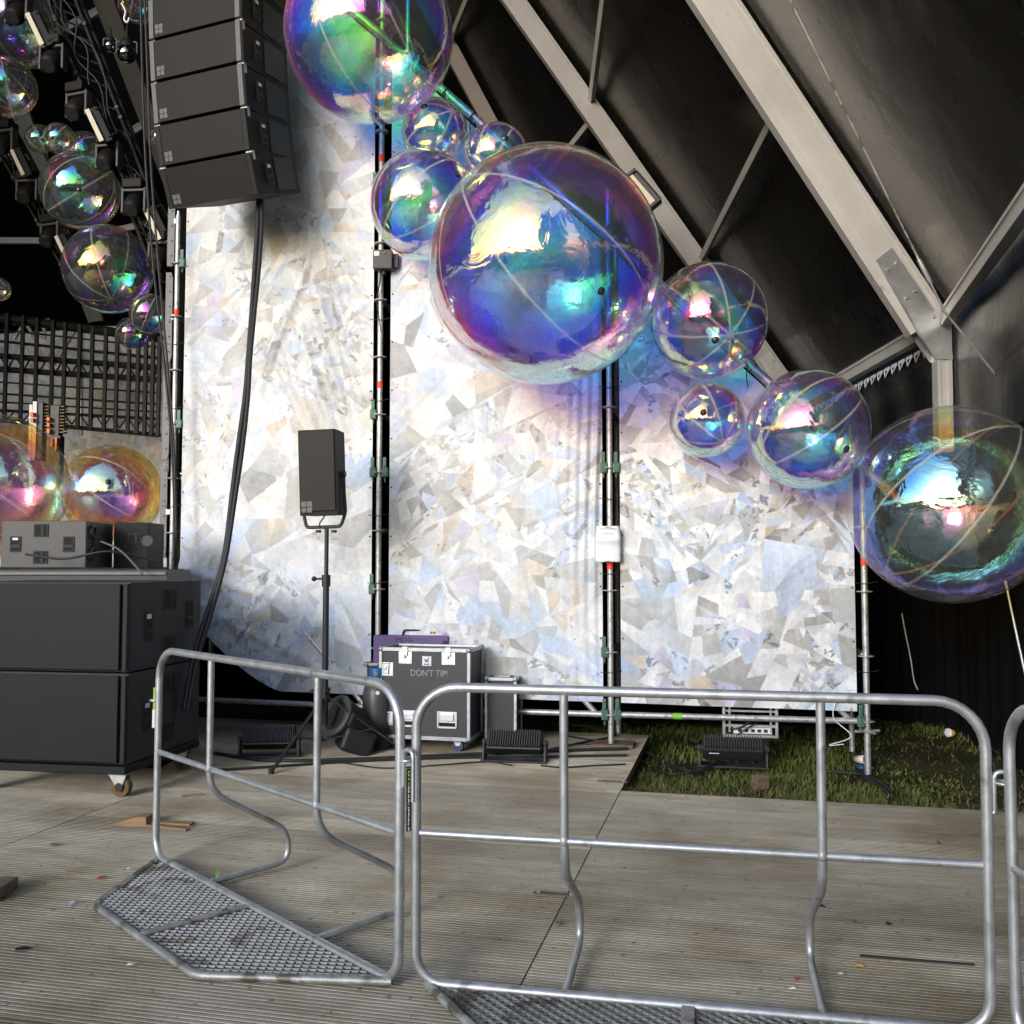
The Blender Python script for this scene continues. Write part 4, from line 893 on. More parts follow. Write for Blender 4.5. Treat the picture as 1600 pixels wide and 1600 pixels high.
for k, a in enumerate((-2.0, .15, 2.2)):
    dx_, dy_ = math.cos(a), math.sin(a)
    b = MB(); b.box((dx_ * .29, dy_ * .29, .26), (.86, .026, .012), .002, ry=R(36), rz=a); b.box((dx_ * .18, dy_ * .18, .17), (.40, .022, .010), .002, ry=R(-12), rz=a); lg = b.build('leg', M['dark'], t)
    b = MB(); b.cyl((dx_ * .63, dy_ * .63, 0), (dx_ * .63, dy_ * .63, .035), .02, 8); b.build('rubber_foot', M['rubber'], lg)

# ------------------------------------------------------------------ flight cases, smoke machine, gas bottle
def castor(parent, x, y, wheel_m, r=.045):
    b = MB(); b.box((x, y, 2 * r + .012), (.09, .08, .008), .001); b.prism([(x - .035, 2 * r + .01), (x + .035, 2 * r + .01), (x + .02, r), (x - .012, r)], y - .026, y - .021, 'y'); b.prism([(x - .035, 2 * r + .01), (x + .035, 2 * r + .01), (x + .02, r), (x - .012, r)], y + .021, y + .026, 'y'); o = b.build('castor', M['galv'], parent)
    b = MB(); b.cyl((x, y - .017, r), (x, y + .017, r), r, 20); b.build('wheel', M[wheel_m], o)
def trims(mb, x0, x1, y0, y1, z0, z1, w=.022, t=.004):
    for x in (x0, x1):
        for y in (y0, y1): mb.box((x, y, (z0 + z1) / 2), (w, w, z1 - z0 - .004), .002)
    for z in (z0, z1):
        for y in (y0, y1): mb.box(((x0 + x1) / 2, y, z), (x1 - x0 + w + .004, w + .003, w + .003), .002)
        for x in (x0, x1): mb.box((x, (y0 + y1) / 2, z), (w + .002, y1 - y0 - w - .004, w + .002), .002)
    for x in (x0, x1):
        for y in (y0, y1):
            for z in (z0, z1): mb.ball((x, y, z), .024, 10, 8)
FC = gnd(660, 1167); cw, cd, ch, cz = .735, .36, .69, .105
t = thing('flight_case', 'black flight case on blue castors stencilled DON\'T TIP!', 'flight case', (FC.x + .03, FC.y - .18, 0), R(-14))
b = MB(); b.box((0, cd / 2, cz + ch / 2), (cw, cd, ch), .004); b.build('body', M['case'], t)
b = MB(); trims(b, -cw / 2, cw / 2, 0, cd, cz, cz + ch, .026); b.build('edge_trim', M['trim'], t)
for (x, z, top_) in ((-.16, cz + ch - .06, 1), (.20, cz + ch - .06, 1), (-cw / 2 + .05, cz + ch - .16, 0), (-cw / 2 + .05, cz + .14, 0)):
    b = MB(); b.box((x, -.004, z), (.115, .006, .11), .004); b.box((x, -.012, z + (.045 if top_ else 0)), (.045, .014, .075), .004); b.box((x - .01, -.02, z + .01), (.028, .012, .035), .004); b.cyl((x - .03, -.014, z + .05), (x + .03, -.014, z + .05), .007, 8); b.build('latch', M['alu'], t)
for x in (-.14, .19):
    b = MB()
    for s_ in (-1, 1): b.box((x + s_ * .075, -.006, cz + .145), (.016, .008, .13), .003); b.box((x, -.006, cz + .145 + s_ * .058), (.166, .008, .016), .003)
    b.box((x, -.003, cz + .16), (.13, .004, .07)); b.box((x, -.010, cz + .165), (.11, .012, .055), .004); hp = b.build('handle', M['alu'], t)
    b = MB(); b.box((x, -.004, cz + .108), (.125, .003, .03)); b.build('recess', M['hole'], hp)
for x in (-.26, .26):
    for y in (.07, cd - .07): castor(t, x, y, 'bluewheel')
b = MB(); b.box((.02, -.0035, cz + ch - .088), (.076, .003, .076), .001); st_ = b.build('logo_sticker', M['white'], t)
b = MB(); b.prism([(-.022, .012), (.0, .002), (.02, .03), (.012, -.004), (.022, -.018), (-.004, -.012), (-.01, -.02)], -.0065, -.0055, 'y', Matrix.Translation((.02, 0, cz + ch - .082))); b.box((.02, -.006, cz + ch - .113), (.045, .002, .008)); b.build('logo', M['blue'], st_)
text("DON'T TIP!", .072, M['stencil'], t, (.04, -.005, cz + ch - .185), (R(90), 0, 0), sx=.86)
q = FC + Vector((-.20, .235, 0))
t = thing('equipment_case', 'dark case standing behind the stencilled flight case under the purple machine', 'flight case', (q.x, q.y, 0), R(-5))
b = MB(); b.box((.05, .10, .34), (.70, .18, .60), .006); b.build('body', M['case'], t)
b = MB(); trims(b, -.30, .40, .01, .19, .06, .635, .02); b.build('edge_trim', M['galv_dirty'], t)
for x in (-.2, .3):
    castor(t, x, .1, 'rubber', .025)
fm = pix(583, 1040, q.y + .03)
t = thing('smoke_machine', 'purple smoke machine with top handle and brass cap behind the flight case', 'smoke machine', (fm.x, q.y + .03, .645), R(-3))
b = MB(); b.box((.315, .07, .115), (.63, .14, .23), .005); b.build('housing', M['purple'], t)
b = MB(); b.tube(fillet([(.235, .07, .225), (.245, .07, .27), (.415, .07, .27), (.425, .07, .225)], .02, 4), .008, 8); b.build('handle', M['dark'], t)
b = MB(); b.cyl((.50, .07, .23), (.50, .07, .245), .022, 16); b.cyl((.50, .07, .245), (.50, .07, .262), .034, 16); b.build('filler_cap', M['brass'], t)
b = MB(); b.box((.60, -.006, .14), (.035, .012, .10), .002); b.build('control_plate', M['dark'], t)
text('MDG', .056, M['dark'], t, (.26, -.004, .192), (R(90), 0, 0), sx=1.15); text('ATMe', .045, M['logo'], t, (.40, -.004, .192), (R(90), 0, 0))
gp = pix(588, 1150, 7.75)
t = thing('gas_cylinder', 'grey gas cylinder with blue valve collar left of the flight case', 'gas cylinder', (gp.x + .0, 7.78, 0))
b = MB(); b.lathe([(.001, 0), (.10, 0), (.115, .02), (.115, .44), (.10, .50), (.05, .54), (.03, .56), (.03, .60)], 28); b.build('body', M['cyl'], t)
b = MB(); b.lathe([(.055, .53), (.06, .535), (.062, .64), (.055, .645), (.05, .64)], 20); b.build('valve_collar', M['blue'], t)
b = MB(); b.cyl((0, -.02, .56), (0, -.02, .63), .018, 10); b.cyl((0, -.07, .60), (0, .02, .60), .012, 8); b.build('valve', M['brass'], t)
b = MB(); b.cyl((.02, -.118, .455), (.02, -.112, .455), .016, 14); b.build('round_label', M['white'], t)
nc = gnd(782, 1168)
t = thing('narrow_case', 'narrow black case with grey edges right of the stencilled flight case', 'flight case', (nc.x, nc.y, 0), R(-10))
b = MB(); b.box((0, .15, .28), (.24, .28, .53), .004); b.build('body', M['case'], t)
b = MB(); trims(b, -.12, .12, .01, .29, .02, .545, .022); b.build('edge_trim', M['galv'], t)
b = MB(); b.box((0, .12, .560), (.13, .10, .008), .002); b.build('handle', M['alu'], t)
# grey control box strapped to the second standard
cbx = pix(600, 408, line_y(-1.1) - .06)
t = thing('control_box', 'grey control box with white label clamped on the left middle pole', 'electrical box', cbx)
b = MB(); b.box((-.005, -.02, 0), (.165, .09, .165), .006); b.box((.10, .01, .0), (.05, .06, .12), .006); b.build('housing', M['boxgrey'], t)
b = MB(); b.box((-.055, -.067, .045), (.045, .003, .04)); b.build('plate', M['white'], t)
b = MB(); b.cyl((.012, -.072, .052), (.012, -.06, .052), .012, 10); b.build('button', M['litred'], t)
b = MB(); b.tube(spline([(-.03, 0, -.085), (-.035, .0, -.18), (-.06, .04, -.35), (-.03, .05, -.6)]), .007, 6); b.cyl((0, .0, -.12), (0, .0, -.085), .02, 8); b.build('lead', M['rubber'], t)
# paper notice on the third standard (its printed square code is left out)
pn = pix(950, 850, line_y(.8) - .07)
t = thing('paper_notice', 'creased white paper notice tied across the pole between the two right banners', 'notice', pn, R(-10))
b = MB(); vs = []; 
for j in range(15):
    z = .145 - j * .29 / 14; yy = -.028 * math.exp(-((z - .035) / .03) ** 2) + .012 * math.cos(z * 12)
    for i in range(9):
        x = (-.5 + i / 8) * (.205 - .02 * (j < 4) * (4 - j) / 4); vs.append((x, yy - .02 * (1 - (2 * x / .205) ** 2), z))
b.add(vs, [(j * 9 + i, (j + 1) * 9 + i, (j + 1) * 9 + i + 1, j * 9 + i + 1) for j in range(14) for i in range(8)], True); sh = b.build('sheet', M['paper'], t)
sh.modifiers.new('thickness', 'SOLIDIFY').thickness = .001
b = MB(); b.box((0, -.018, .122), (.12, .003, .004)); b.box((-.01, -.026, .082), (.10, .003, .0025)); b.build('print_line', M['ink'], t)
for s_ in (-1, 1): b = MB(); b.tube([(-.045, -.012, s_ * .138), (0, -.024, s_ * .138 - .003), (.045, -.012, s_ * .138)], .003, 5); b.build('cable_tie', M['rubber'], t)

# ------------------------------------------------------------------ floor lights
def wash_light(loc, rz, label, w=.42, upturn=-35, group='floor flood lights'):
    t = thing('flood_light', label, 'stage light', loc, rz, group)
    b = MB(); A_ = Matrix.Translation((0, .0, .135)) @ Matrix.Rotation(R(upturn), 4, 'X')
    b.box((0, 0, 0), (w, .10, .15), .012, A_); bd = b.build('housing', M['dark'], t)
    b = MB()
    for k in range(22): b.box((-w / 2 + .02 + k * (w - .04) / 21, -.062, .005), (.007, .035, .13), .001, A_)
    b.build('cooling_fins', M['boxgrey'], t)
    b = MB(); b.box((0, .055, 0), (w - .03, .012, .125), .002, A_); b.build('lens', M['lamplens'], t)
    for s_ in (-1, 1):
        b = MB(); b.prism([(-.085, .0), (.085, .0), (.06, .10), (.03, .155), (-.03, .155), (-.06, .10)], s_ * (w / 2 + .022) - .006, s_ * (w / 2 + .022) + .006, 'x'); b.cyl((s_ * (w / 2 - .0), 0, .135), (s_ * (w / 2 + .04), 0, .135), .024, 12); b.build('bracket', M['dark'], t)
    b = MB(); b.box((0, -.01, .008), (w + .08, .16, .016), .004); b.build('base_plate', M['dark'], t)
    return t
q = gnd(805, 1192); wash_light(q + Vector((0, .08, 0)), R(-9), 'ribbed black flood light on the deck in front of the narrow case')
q = gnd(416, 1185); wash_light(q + Vector((0, .1, 0)), R(6), 'black flood light in the shade between subwoofers and speaker stand', .40)
q = gnd(1150, 1208, GZ); t = wash_light(q + Vector((0, .1, .03)), R(-12), 'black flood light standing on the grass, with white sticker on its back', .46, -58)
b = MB(); b.box((-.14, -.060, .115), (.075, .006, .035), 0, None, rx=R(-58)); b.build('white_sticker', M['white'], t)
# moving light lying on its side
q = gnd(560, 1172); t = thing('moving_light', 'black moving head light lying tilted on the deck left of the flight case', 'stage light', q + Vector((-.10, -.16, 0)), R(0))
A_ = Matrix.Translation((-.03, .0, .245)) @ Matrix.Rotation(R(-38), 4, 'Y') @ Matrix.Rotation(R(-38), 4, 'X')
A_ = Matrix.Translation((-.02, .02, .27)) @ Vector((-.62, -.62, .48)).to_track_quat('Z', 'Y').to_matrix().to_4x4()
b = MB(); b.lathe([(.001, -.28), (.09, -.27), (.135, -.20), (.15, -.05), (.165, .02), (.165, .05)], 26, A_); hd = b.build('head', M['dark'], t)
b = MB(); b.lathe([(.165, .03), (.172, .05), (.168, .065), (.125, .07), (.12, .05)], 30, A_); b.build('lens_ring', M['boxgrey'], hd)
b = MB(); b.lathe([(.0005, .045), (.07, .052), (.122, .048)], 26, A_); b.build('lens', M['lamplens'], hd)
b = MB()
for s_ in (-1, 1): b.box((s_ * .175, .0, -.13), (.035, .11, .34), .015, A_)
b.box((0, 0, -.31), (.36, .15, .06), .015, A_); b.build('yoke', M['dark'], t)
b = MB(); b.box((.10, .02, .105), (.26, .26, .19), .03, None, rz=.35, ry=.35); b.build('base', M['dark'], t)
text('ROBE', .045, M['logo'], t, (.075, -.125, .125), (R(90), R(48), R(20)))

# ------------------------------------------------------------------ rack frame, blocks, plates on the grass side
q = pix(1172, 1130, 7.75)
t = thing('rack_frame', 'pale aluminium rack frame hanging under the shortest banner', 'rack', q, R(-10))
b = MB()
for s_ in (-1, 1): b.box((s_ * .205, 0, .05), (.022, .05, .30), .002); b.box((s_ * .16, .0, .06), (.016, .04, .26), .002)
b.box((0, 0, -.10), (.43, .05, .020), .002); b.box((0, 0, -.02), (.40, .04, .02), .002); b.box((0, .01, .095), (.40, .03, .016), .002); b.build('frame', M['alu'], t)
b = MB(); b.box((.02, .02, -.058), (.30, .05, .05), .003)
b.build('module', M['white'], t)
b = MB()
for k in range(5): b.box((-.08 + k * .05, -.008, -.058), (.028, .006, .024))
b.tube(spline([(-.16, -.02, -.05), (-.08, -.04, -.03), (.0, -.05, .02), (.10, -.03, .03)]), .007, 6); b.tube(spline([(-.1, -.03, -.09), (-.04, -.05, -.04), (.05, -.04, .01)]), .006, 6); b.build('wiring', M['rubber'], t)
def block(px_, py_, d_, m, name, label, cat, rz=0, z=None):
    p = gnd(px_, py_, GZ if z is None else z); b = MB(); b.box((0, 0, d_[2] / 2), d_, .004); o = b.build(name, M[m]); o.location = p; o.rotation_euler = (0, 0, rz); return tag(o, label, cat)
block(1188, 1232, (.10, .08, .09), 'oldwood', 'wood_block', 'weathered wood block on the grass in front of the flood light', 'wood block', .3)
block(1147, 1163, (.07, .10, .10), 'oldwood', 'wood_block', 'wood block under the left side of the rack frame', 'wood block', .1)
block(1192, 1168, (.08, .10, .09), 'oldwood', 'wood_block', 'wood block under the right side of the rack frame', 'wood block', -.1)
block(958, 1166, (.34, .22, .03), 'oldwood', 'sole_board', 'brown sole board under the pole between the two right banners', 'board', R(-12), 0)
def joint_plate(px_, py_, label):
    p = gnd(px_, py_); t = thing('joint_plate', label, 'joint plate', p + Vector((0, 0, .002)), R(-13), 'rusty plates joining the deck panels')
    b = MB(); b.box((0, 0, .003), (.20, .035, .006), .001); b.build('plate', M['oldwood'], t)
    for s_ in (-1, 1): b = MB(); b.cyl((s_ * .075, 0, .004), (s_ * .075, 0, .014), .012, 8); b.build('bolt', M['galv_dirty'], t)
joint_plate(957, 1222, 'rusty joint plate on the deck seam at the corner of the grass'); joint_plate(868, 1399, 'rusty joint plate across the deck seam behind the facing barrier')
def cup(px_, py_, label, m, z=GZ, rot=(1.45, 0, .5)):
    p = gnd(px_, py_, z); b = MB(); b.lathe([(.0005, 0), (.026, 0), (.038, .10), (.0365, .10), (.025, .004), (.0005, .004)], 18); o = b.build('paper_cup', M[m]); o.location = p + Vector((0, 0, .035)); o.rotation_euler = rot; return tag(o, label, 'cup')
cup(1338, 1193, 'cream paper cup lying at the foot of the right scaffold pole', 'cup'); o_ = cup(1492, 1152, 'orange and white cup lying on the grass by the black wall', 'yellow', rot=(1.4, .3, -1.0)); b = MB(); b.lathe([(.0005, .099), (.039, .099), (.040, .11), (.036, .115), (.0005, .115)], 16); b.build('lid', M['white'], o_)
p = gnd(1350, 1200, GZ); b = MB(); b.box((0, 0, .012), (.12, .06, .02), .006); o = b.build('crushed_can', M['blue']); o.location = p + Vector((0, -.03, 0)); tag(o, 'crushed blue drink can lying beside the cream cup', 'can')
# dandelion
p = gnd(1004, 1160, GZ + .03); t = thing('dandelion', 'single yellow dandelion at the edge of the deck', 'flower', (p.x, p.y, GZ - .02)); b = MB(); b.cyl((0, 0, 0), (0, 0, .075), .003, 6); b.build('stem', M['leaf'], t); b = MB(); b.lathe([(.0005, .088), (.018, .085), (.02, .078), (.0005, .074)], 12); b.build('flower_head', M['yellow'], t)

# ------------------------------------------------------------------ cables on the floor and hanging
def gc(pts, r, label, z=.012, **kw): return cable([gnd(a, b_, z) for a, b_ in pts], r, label, **kw)
gc([(325, 1175), (420, 1188), (560, 1186), (680, 1181), (800, 1176), (900, 1172), (980, 1170)], .014, 'thick black cable running along the deck below the flight case')
gc([(325, 1204), (450, 1196), (560, 1189), (700, 1184), (860, 1182), (905, 1181), (980, 1180)], .010, 'black cable crossing the deck just in front of the thick one')
gc([(525, 1190), (600, 1200), (690, 1195), (760, 1190), (800, 1196)], .005, 'thin black lead looping on the deck left of the ribbed flood light')
gc([(845, 1196), (880, 1199), (930, 1196), (978, 1194)], .006, 'thin black lead running from the ribbed flood light to the grass')
cable([gnd(880, 1150), gnd(930, 1158), gnd(985, 1163), gnd(1030, 1188, GZ + .03), gnd(1080, 1206, GZ + .03), gnd(1110, 1200, GZ + .04)], .012, 'black cable going from the deck over the grass to the flood light')
cable([gnd(900, 1162), gnd(975, 1170), gnd(1010, 1195, GZ + .03), gnd(1050, 1210, GZ + .03), gnd(1100, 1200, GZ + .05), gnd(1140, 1178, GZ + .10), gnd(1165, 1170, GZ + .12)], .009, 'black cable sagging across the grass in front of the flood light')
gc([(850, 1140), (900, 1133), (945, 1142), (960, 1150), (900, 1162), (840, 1176)], .009, 'coiled black cable around the foot of the pole with the notice', z=.02)
cable([gnd(1290, 1205, GZ + .02), gnd(1340, 1210, GZ + .02), gnd(1375, 1230, GZ + .02), gnd(1400, 1250, GZ + .02)], .012, 'black cables trailing through the grass at the right scaffold pole')
cable([gnd(1310, 1206, GZ + .03), gnd(1352, 1212, GZ + .03), gnd(1392, 1236, GZ + .03), gnd(1385, 1252, GZ + .03)], .010, 'second black cable beside the one at the right scaffold pole')
cable([pix(1312, 1080, 7.5), pix(1302, 1120, 7.5), pix(1330, 1150, 7.4), pix(1296, 1164, 7.4), pix(1318, 1163, 7.3)], .004, 'pale thin wire dangling in loops near the right scaffold pole', m='white')
# heavy cables from the hanging speakers
hc = [(404, 312), (402, 360), (398, 420), (394, 480), (388, 560), (383, 620), (372, 700), (362, 780), (352, 860), (338, 915), (322, 965), (302, 1030), (288, 1110)]
cable([pix(a, b_, 7.9 - .0013 * b_ + .3) for a, b_ in hc], .021, 'thick black cable loom hanging from the speaker column across the tallest banner')
cable([pix(a + 5 + 2 * math.sin(b_ * .02), b_, 7.88 - .0013 * b_ + .3) for a, b_ in hc], .017, 'thinner black cable twisting beside the thick loom on the tallest banner')
for i, (off, lab) in enumerate(((0, 'left one of two thin cables hanging past the hanging speakers'), (8, 'right one of two thin cables hanging past the hanging speakers'))):
    cable([pix(219 + off * .7, -40, 8.3), pix(222 + off, 100, 8.3), pix(228 + off, 260, 8.35), pix(240 + off, 420, 8.4), pix(256 + off * .6, 560, 8.45), pix(268 + off * .4, 690, 8.5), pix(272 + off * .3, 800, 8.5), pix(274 + off * .3, 885, 8.5)], .011, lab)
cable([pix(1409, 958, 9.6), pix(1415, 990, 9.6), pix(1423, 1030, 9.55), pix(1428, 1062, 9.5), pix(1434, 1078, 9.5)], .006, 'thin white cord hanging in the dark by the black wall', m='white')
cable([pix(1571, 908, 7.2), pix(1585, 975, 7.15), pix(1598, 1035, 7.1), pix(1612, 1100, 7.05)], .010, 'steel bracing rod slanting down behind the big right bubble', name='bracing_rod', m='galv', cat='rod')

# perforated upright beside the first standard
t = thing('perforated_upright', 'grey perforated metal upright with notches left of the tallest banner', 'upright', pix(250, 872, 8.95))
b0, b1 = pix(247, 872, 8.95), pix(264, 268, 8.95); n_ = 4; hgt = b1.z - b0.z
for k in range(n_):
    z0 = k * hgt / n_; z1 = z0 + hgt / n_ - .06; x0 = (b1.x - b0.x) * (k + .5) / n_ + .02
    b = MB(); b.prism([(x0 - .03, z0), (x0 + .02, z0), (x0 + .035, z0 + .06), (x0 + .035, z1 - .06), (x0 + .02, z1), (x0 - .03, z1)], -.012, .012, 'y'); b.m = 1; pl = b
    for j in range(6): b.cyl((x0 + .012, -.0145, z0 + .1 + j * (hgt / n_ - .2) / 5), (x0 + .012, -.0125, z0 + .1 + j * (hgt / n_ - .2) / 5), .010, 8)
    b.build('plate', [M['oldgalv'], M['rubber']], t); b = MB(); b.box((x0 + .05, -.012, (z0 + z1) / 2), (.04, .03, .05), .004); b.build('clip', M['galv'], t)
b = MB(); b.box(((b1.x - b0.x) / 2 + .10, .03, hgt / 2), (.10, .03, hgt), 0, None, ry=math.atan2(b1.x - b0.x, hgt)); b.build('rubber_gasket', M['blackfab'], t)

# ------------------------------------------------------------------ far side: video frame, banner, fixture
Yv = 16.0
t = thing('video_frame', 'curved dark lattice of video strips seen from behind, left of the scaffold', 'video screen', pix(120, 660, Yv)); O_ = Vector(t.location)
xsv = [-20, 8, 33, 55, 80, 99, 122, 142, 163, 181, 200, 214, 226, 237, 247]
for i, px_ in enumerate(xsv):
    Yk = Yv + .6 * (max(0, px_ - 60) / 190) ** 2 * -2.2; tt_ = (px_) / 250
    a = pix(px_ + 2, 655 + 27 * tt_, Yk) - O_; e = pix(px_, 488 + 38 * tt_, Yk) - O_
    b = MB(); b.box((a + e) / 2, (.06, .05, (e - a).length), .006); b.build('vertical_strip', M['truss'], t)
for (ya, yb, h_, m_) in ((497, 528, .16, 'truss'), (533, 560, .05, 'truss'), (556, 575, .10, 'truss'), (577, 594, .10, 'truss'), (515, 543, .03, 'truss'), (597, 614, .03, 'truss'), (615, 632, .035, 'truss'), (628, 644, .03, 'truss'), (641, 655, .05, 'truss'), (657, 680, .07, 'truss')):
    b = MB(); pp = []
    for k in range(13):
        px_ = -25 + k * 22.8; Yk = Yv + .12 + .6 * (max(0, px_ - 60) / 190) ** 2 * -2.2; pp.append(pix(px_, ya + (yb - ya) * max(0, px_) / 250, Yk) - O_)
    b.tube(pp, h_ / 2, 8); b.build('cross_rail', M[m_], t)
b = MB()
for k in range(10):
    px_ = k * 25; Yk = Yv + .15 + .6 * (max(0, px_ - 60) / 190) ** 2 * -2.2
    b.cyl(pix(px_, 556 + 19 * px_ / 250, Yk) - O_, pix(px_ + 12, 577 + 17 * px_ / 250, Yk) - O_, .015, 6); b.cyl(pix(px_ + 24, 556 + 19 * px_ / 250, Yk) - O_, pix(px_ + 12, 577 + 17 * px_ / 250, Yk) - O_, .015, 6)
    b.cyl(pix(px_, 641 + 14 * px_ / 250, Yk) - O_, pix(px_ + 12, 655 + 20 * px_ / 250, Yk) - O_, .013, 6); b.cyl(pix(px_ + 24, 641 + 14 * px_ / 250, Yk) - O_, pix(px_ + 12, 655 + 20 * px_ / 250, Yk) - O_, .013, 6)
b.build('lacing', M['truss'], t)
b = MB()
for (p0, p1) in (((20, 505), (78, 500)), ((68, 500), (70, 530)), ((40, 505), (52, 524)), ((38, 505), (22, 530)), ((125, 513), (183, 512)), ((127, 510), (127, 680)), ((118, 515), (84, 570))):
    b.cyl(pix(*p0, Yv + .9) - O_, pix(*p1, Yv + .9) - O_, .035, 8)
b.build('support_scaffold', M['scaf'], t)
A_ = pix(-60, 800, 19.0); E_ = pix(262, 800, 18.2)
banner((A_.x, A_.y), (E_.x, E_.y), .0, .0, lambda s: 1.4, lambda s: 6.05, 71, 'far crystal banner seen through the dark video lattice', wr3, .022)
t = thing('strip_light_tower', 'black and orange lamp tower rising behind the golden bubble', 'stage light', pix(75, 760, 12.5)); O_ = Vector(t.location)
for (x0, x1, y0, y1, m_, nm, dy_) in ((47, 54, 633, 720, 'white', 'white_panel', 0), (54, 63, 629, 720, 'white', 'white_panel', -.03), (62, 72, 630, 720, 'dark', 'casing', -.02), (79, 96, 634, 760, 'dark', 'casing', .0), (85, 100, 682, 790, 'dark', 'casing', -.04), (88, 92, 688, 700, 'orange', 'orange_strip', -.11), (95, 98.5, 686, 707, 'orange', 'orange_strip', -.11), (80, 85, 654, 660, 'orange', 'orange_strip', -.07), (80, 85, 663, 669, 'orange', 'orange_strip', -.07), (80, 85, 672, 679, 'orange', 'orange_strip', -.07), (56, 61.5, 647, 653, 'orange', 'orange_strip', -.10), (56, 61.5, 656, 662, 'orange', 'orange_strip', -.10)):
    a = pix(x0, y1, 12.5) - O_; e = pix(x1, y0, 12.5) - O_; b = MB(); b.box(((a.x + e.x) / 2, dy_, (a.z + e.z) / 2), (e.x - a.x, .12, e.z - a.z), .004); b.build(nm, M[m_], t)
b = MB()
for k in range(9):
    for x0 in (70, 94): a = pix(x0, 636 + k * 5, 12.5) - O_; b.box((a.x + .03, 0, a.z), (.09, .10, .016))
b.build('cooling_fins', M['oldwood'], t)

# ------------------------------------------------------------------ lighting trusses with moving heads
def truss(pa, Ya, pb, Yb, label, n_=14):
    a, e = pix(*pa, Ya), pix(*pb, Yb); t = thing('lighting_truss', label, 'truss', a, group='black lighting trusses'); ax = (e - a).normalized(); s1 = ax.cross(Vector((0, 1, 0))).normalized() * .15; s2 = Vector((0, 1, 0)) * .15
    L = (e - a)
    for q1 in (-1, 1):
        for q2 in (-1, 1): b = MB(); b.cyl(s1 * q1 + s2 * q2, L + s1 * q1 + s2 * q2, .025, 10); b.build('chord', M['truss'], t)
    b = MB()
    for k in range(n_):
        p0, p1 = L * (k / n_), L * ((k + 1) / n_)
        for q in (-1, 1): b.cyl(p0 - s1 + s2 * q, p1 + s1 + s2 * q, .011, 6); b.cyl(p0 + s1 * q - s2, p1 + s1 * q + s2, .011, 6)
    b.build('lacing', M['truss'], t)
    b = MB(); rr = random.Random(n_)
    for k in range(3): b.tube(spline([L * (i / 10) + s1 * rr.uniform(-1, 1) - s2 * 1.15 + Vector((0, 0, rr.uniform(-.05, .05))) for i in range(11)], 4), .010, 6)
    for k in range(20):
        p = L * rr.random() + s1 * rr.choice((-1, 1)) - s2; b.box(p, (.05, .06, .05), .008)
    b.build('clamped_cable', M['rubber'], t)
    return t
truss((78, -60), 11.0, (268, 430), 11.6, 'black lighting truss slanting down beside the hanging speakers')
truss((-60, 90), 14.0, (118, 415), 14.4, 'farther black lighting truss slanting down at the left edge')
def moving_head(proto, loc, label, sc_=1.0, rz=0):
    if proto is None:
        t = thing('moving_head_light', label, 'stage light', loc, rz, 'moving lights hanging from the trusses')
        b = MB(); b.box((0, 0, .0), (.26, .22, .12), .015); b.cyl((0, 0, .06), (0, 0, .14), .03, 8); b.build('base', M['truss'], t)
        b = MB()
        for s_ in (-1, 1): b.box((s_ * .145, 0, -.20), (.035, .12, .32), .012)
        b.box((0, 0, -.075), (.30, .13, .04), .012); b.build('yoke', M['boxgrey'], t)
        b = MB(); b.lathe([(.001, .12), (.08, .11), (.115, .03), (.115, -.08), (.09, -.16), (.085, -.16)], 20, Matrix.Translation((0, -.02, -.24)) @ Matrix.Rotation(R(-38), 4, 'X')); hd = b.build('head', M['truss'], t)
        b = MB(); b.lathe([(.0005, -.155), (.05, -.162), (.088, -.156)], 18, Matrix.Translation((0, -.02, -.24)) @ Matrix.Rotation(R(-38), 4, 'X')); b.build('lens', M['lamplens'], hd)
    else:
        t = copy_tree(proto); t.location = loc; t.rotation_euler = (0, 0, rz); t['label'] = label
    t.scale = (sc_,) * 3; return t
mh = None
for i, (px_, py_, Y, s_, lab) in enumerate(((30, -8, 10.9, .95, 'moving light cut by the top edge in front of the greenish corner bubble'), (84, 66, 10.9, .95, 'moving light against the lower edge of the greenish corner bubble'), (124, 140, 11.0, .95, 'moving light in the dark right of the left edge bubble'), (171, 220, 11.1, .95, 'moving light touching the yellow rimmed bubble'), (212, 290, 11.2, .95, 'moving light left of the two hanging cables'), (252, 372, 11.3, .95, 'lowest moving light, partly behind the perforated upright'), (8, 198, 13.9, 1.1, 'moving light cut by the left edge on the farther truss'), (45, 276, 14.0, 1.05, 'moving light left of the yellow rimmed bubble'), (81, 344, 14.1, 1.05, 'moving light under the left of the yellow rimmed bubble'))):
    o = moving_head(mh, pix(px_, py_, Y), lab, s_, R(-12 + 7 * math.sin(i * 2.1)))
    if mh is None: mh = o
def batten(proto, loc, label, ang, L=.42):
    if proto is None:
        t = thing('strobe_light', label, 'stage light', loc, 0, 'strobe lights with pale faces')
        b = MB(); b.box((.035, .05, 0), (.10, .10, L + .03), .006); b.build('housing', M['truss'], t)
        b = MB(); b.box((-.03, -.035, 0), (.055, .012, L), .002); b.build('lamp_face', M['lampface'], t)
        b = MB(); b.tube(fillet([(.05, -.01, L / 2 - .03), (.17, -.01, L / 2 - .03), (.17, -.01, -L / 2 + .03), (.05, -.01, -L / 2 + .03)], .02, 3), .006, 6); b.build('bracket', M['truss'], t)
    else: t = copy_tree(proto); t.location = loc; t['label'] = label
    t.rotation_euler = (0, ang, 0); return t
bt = None
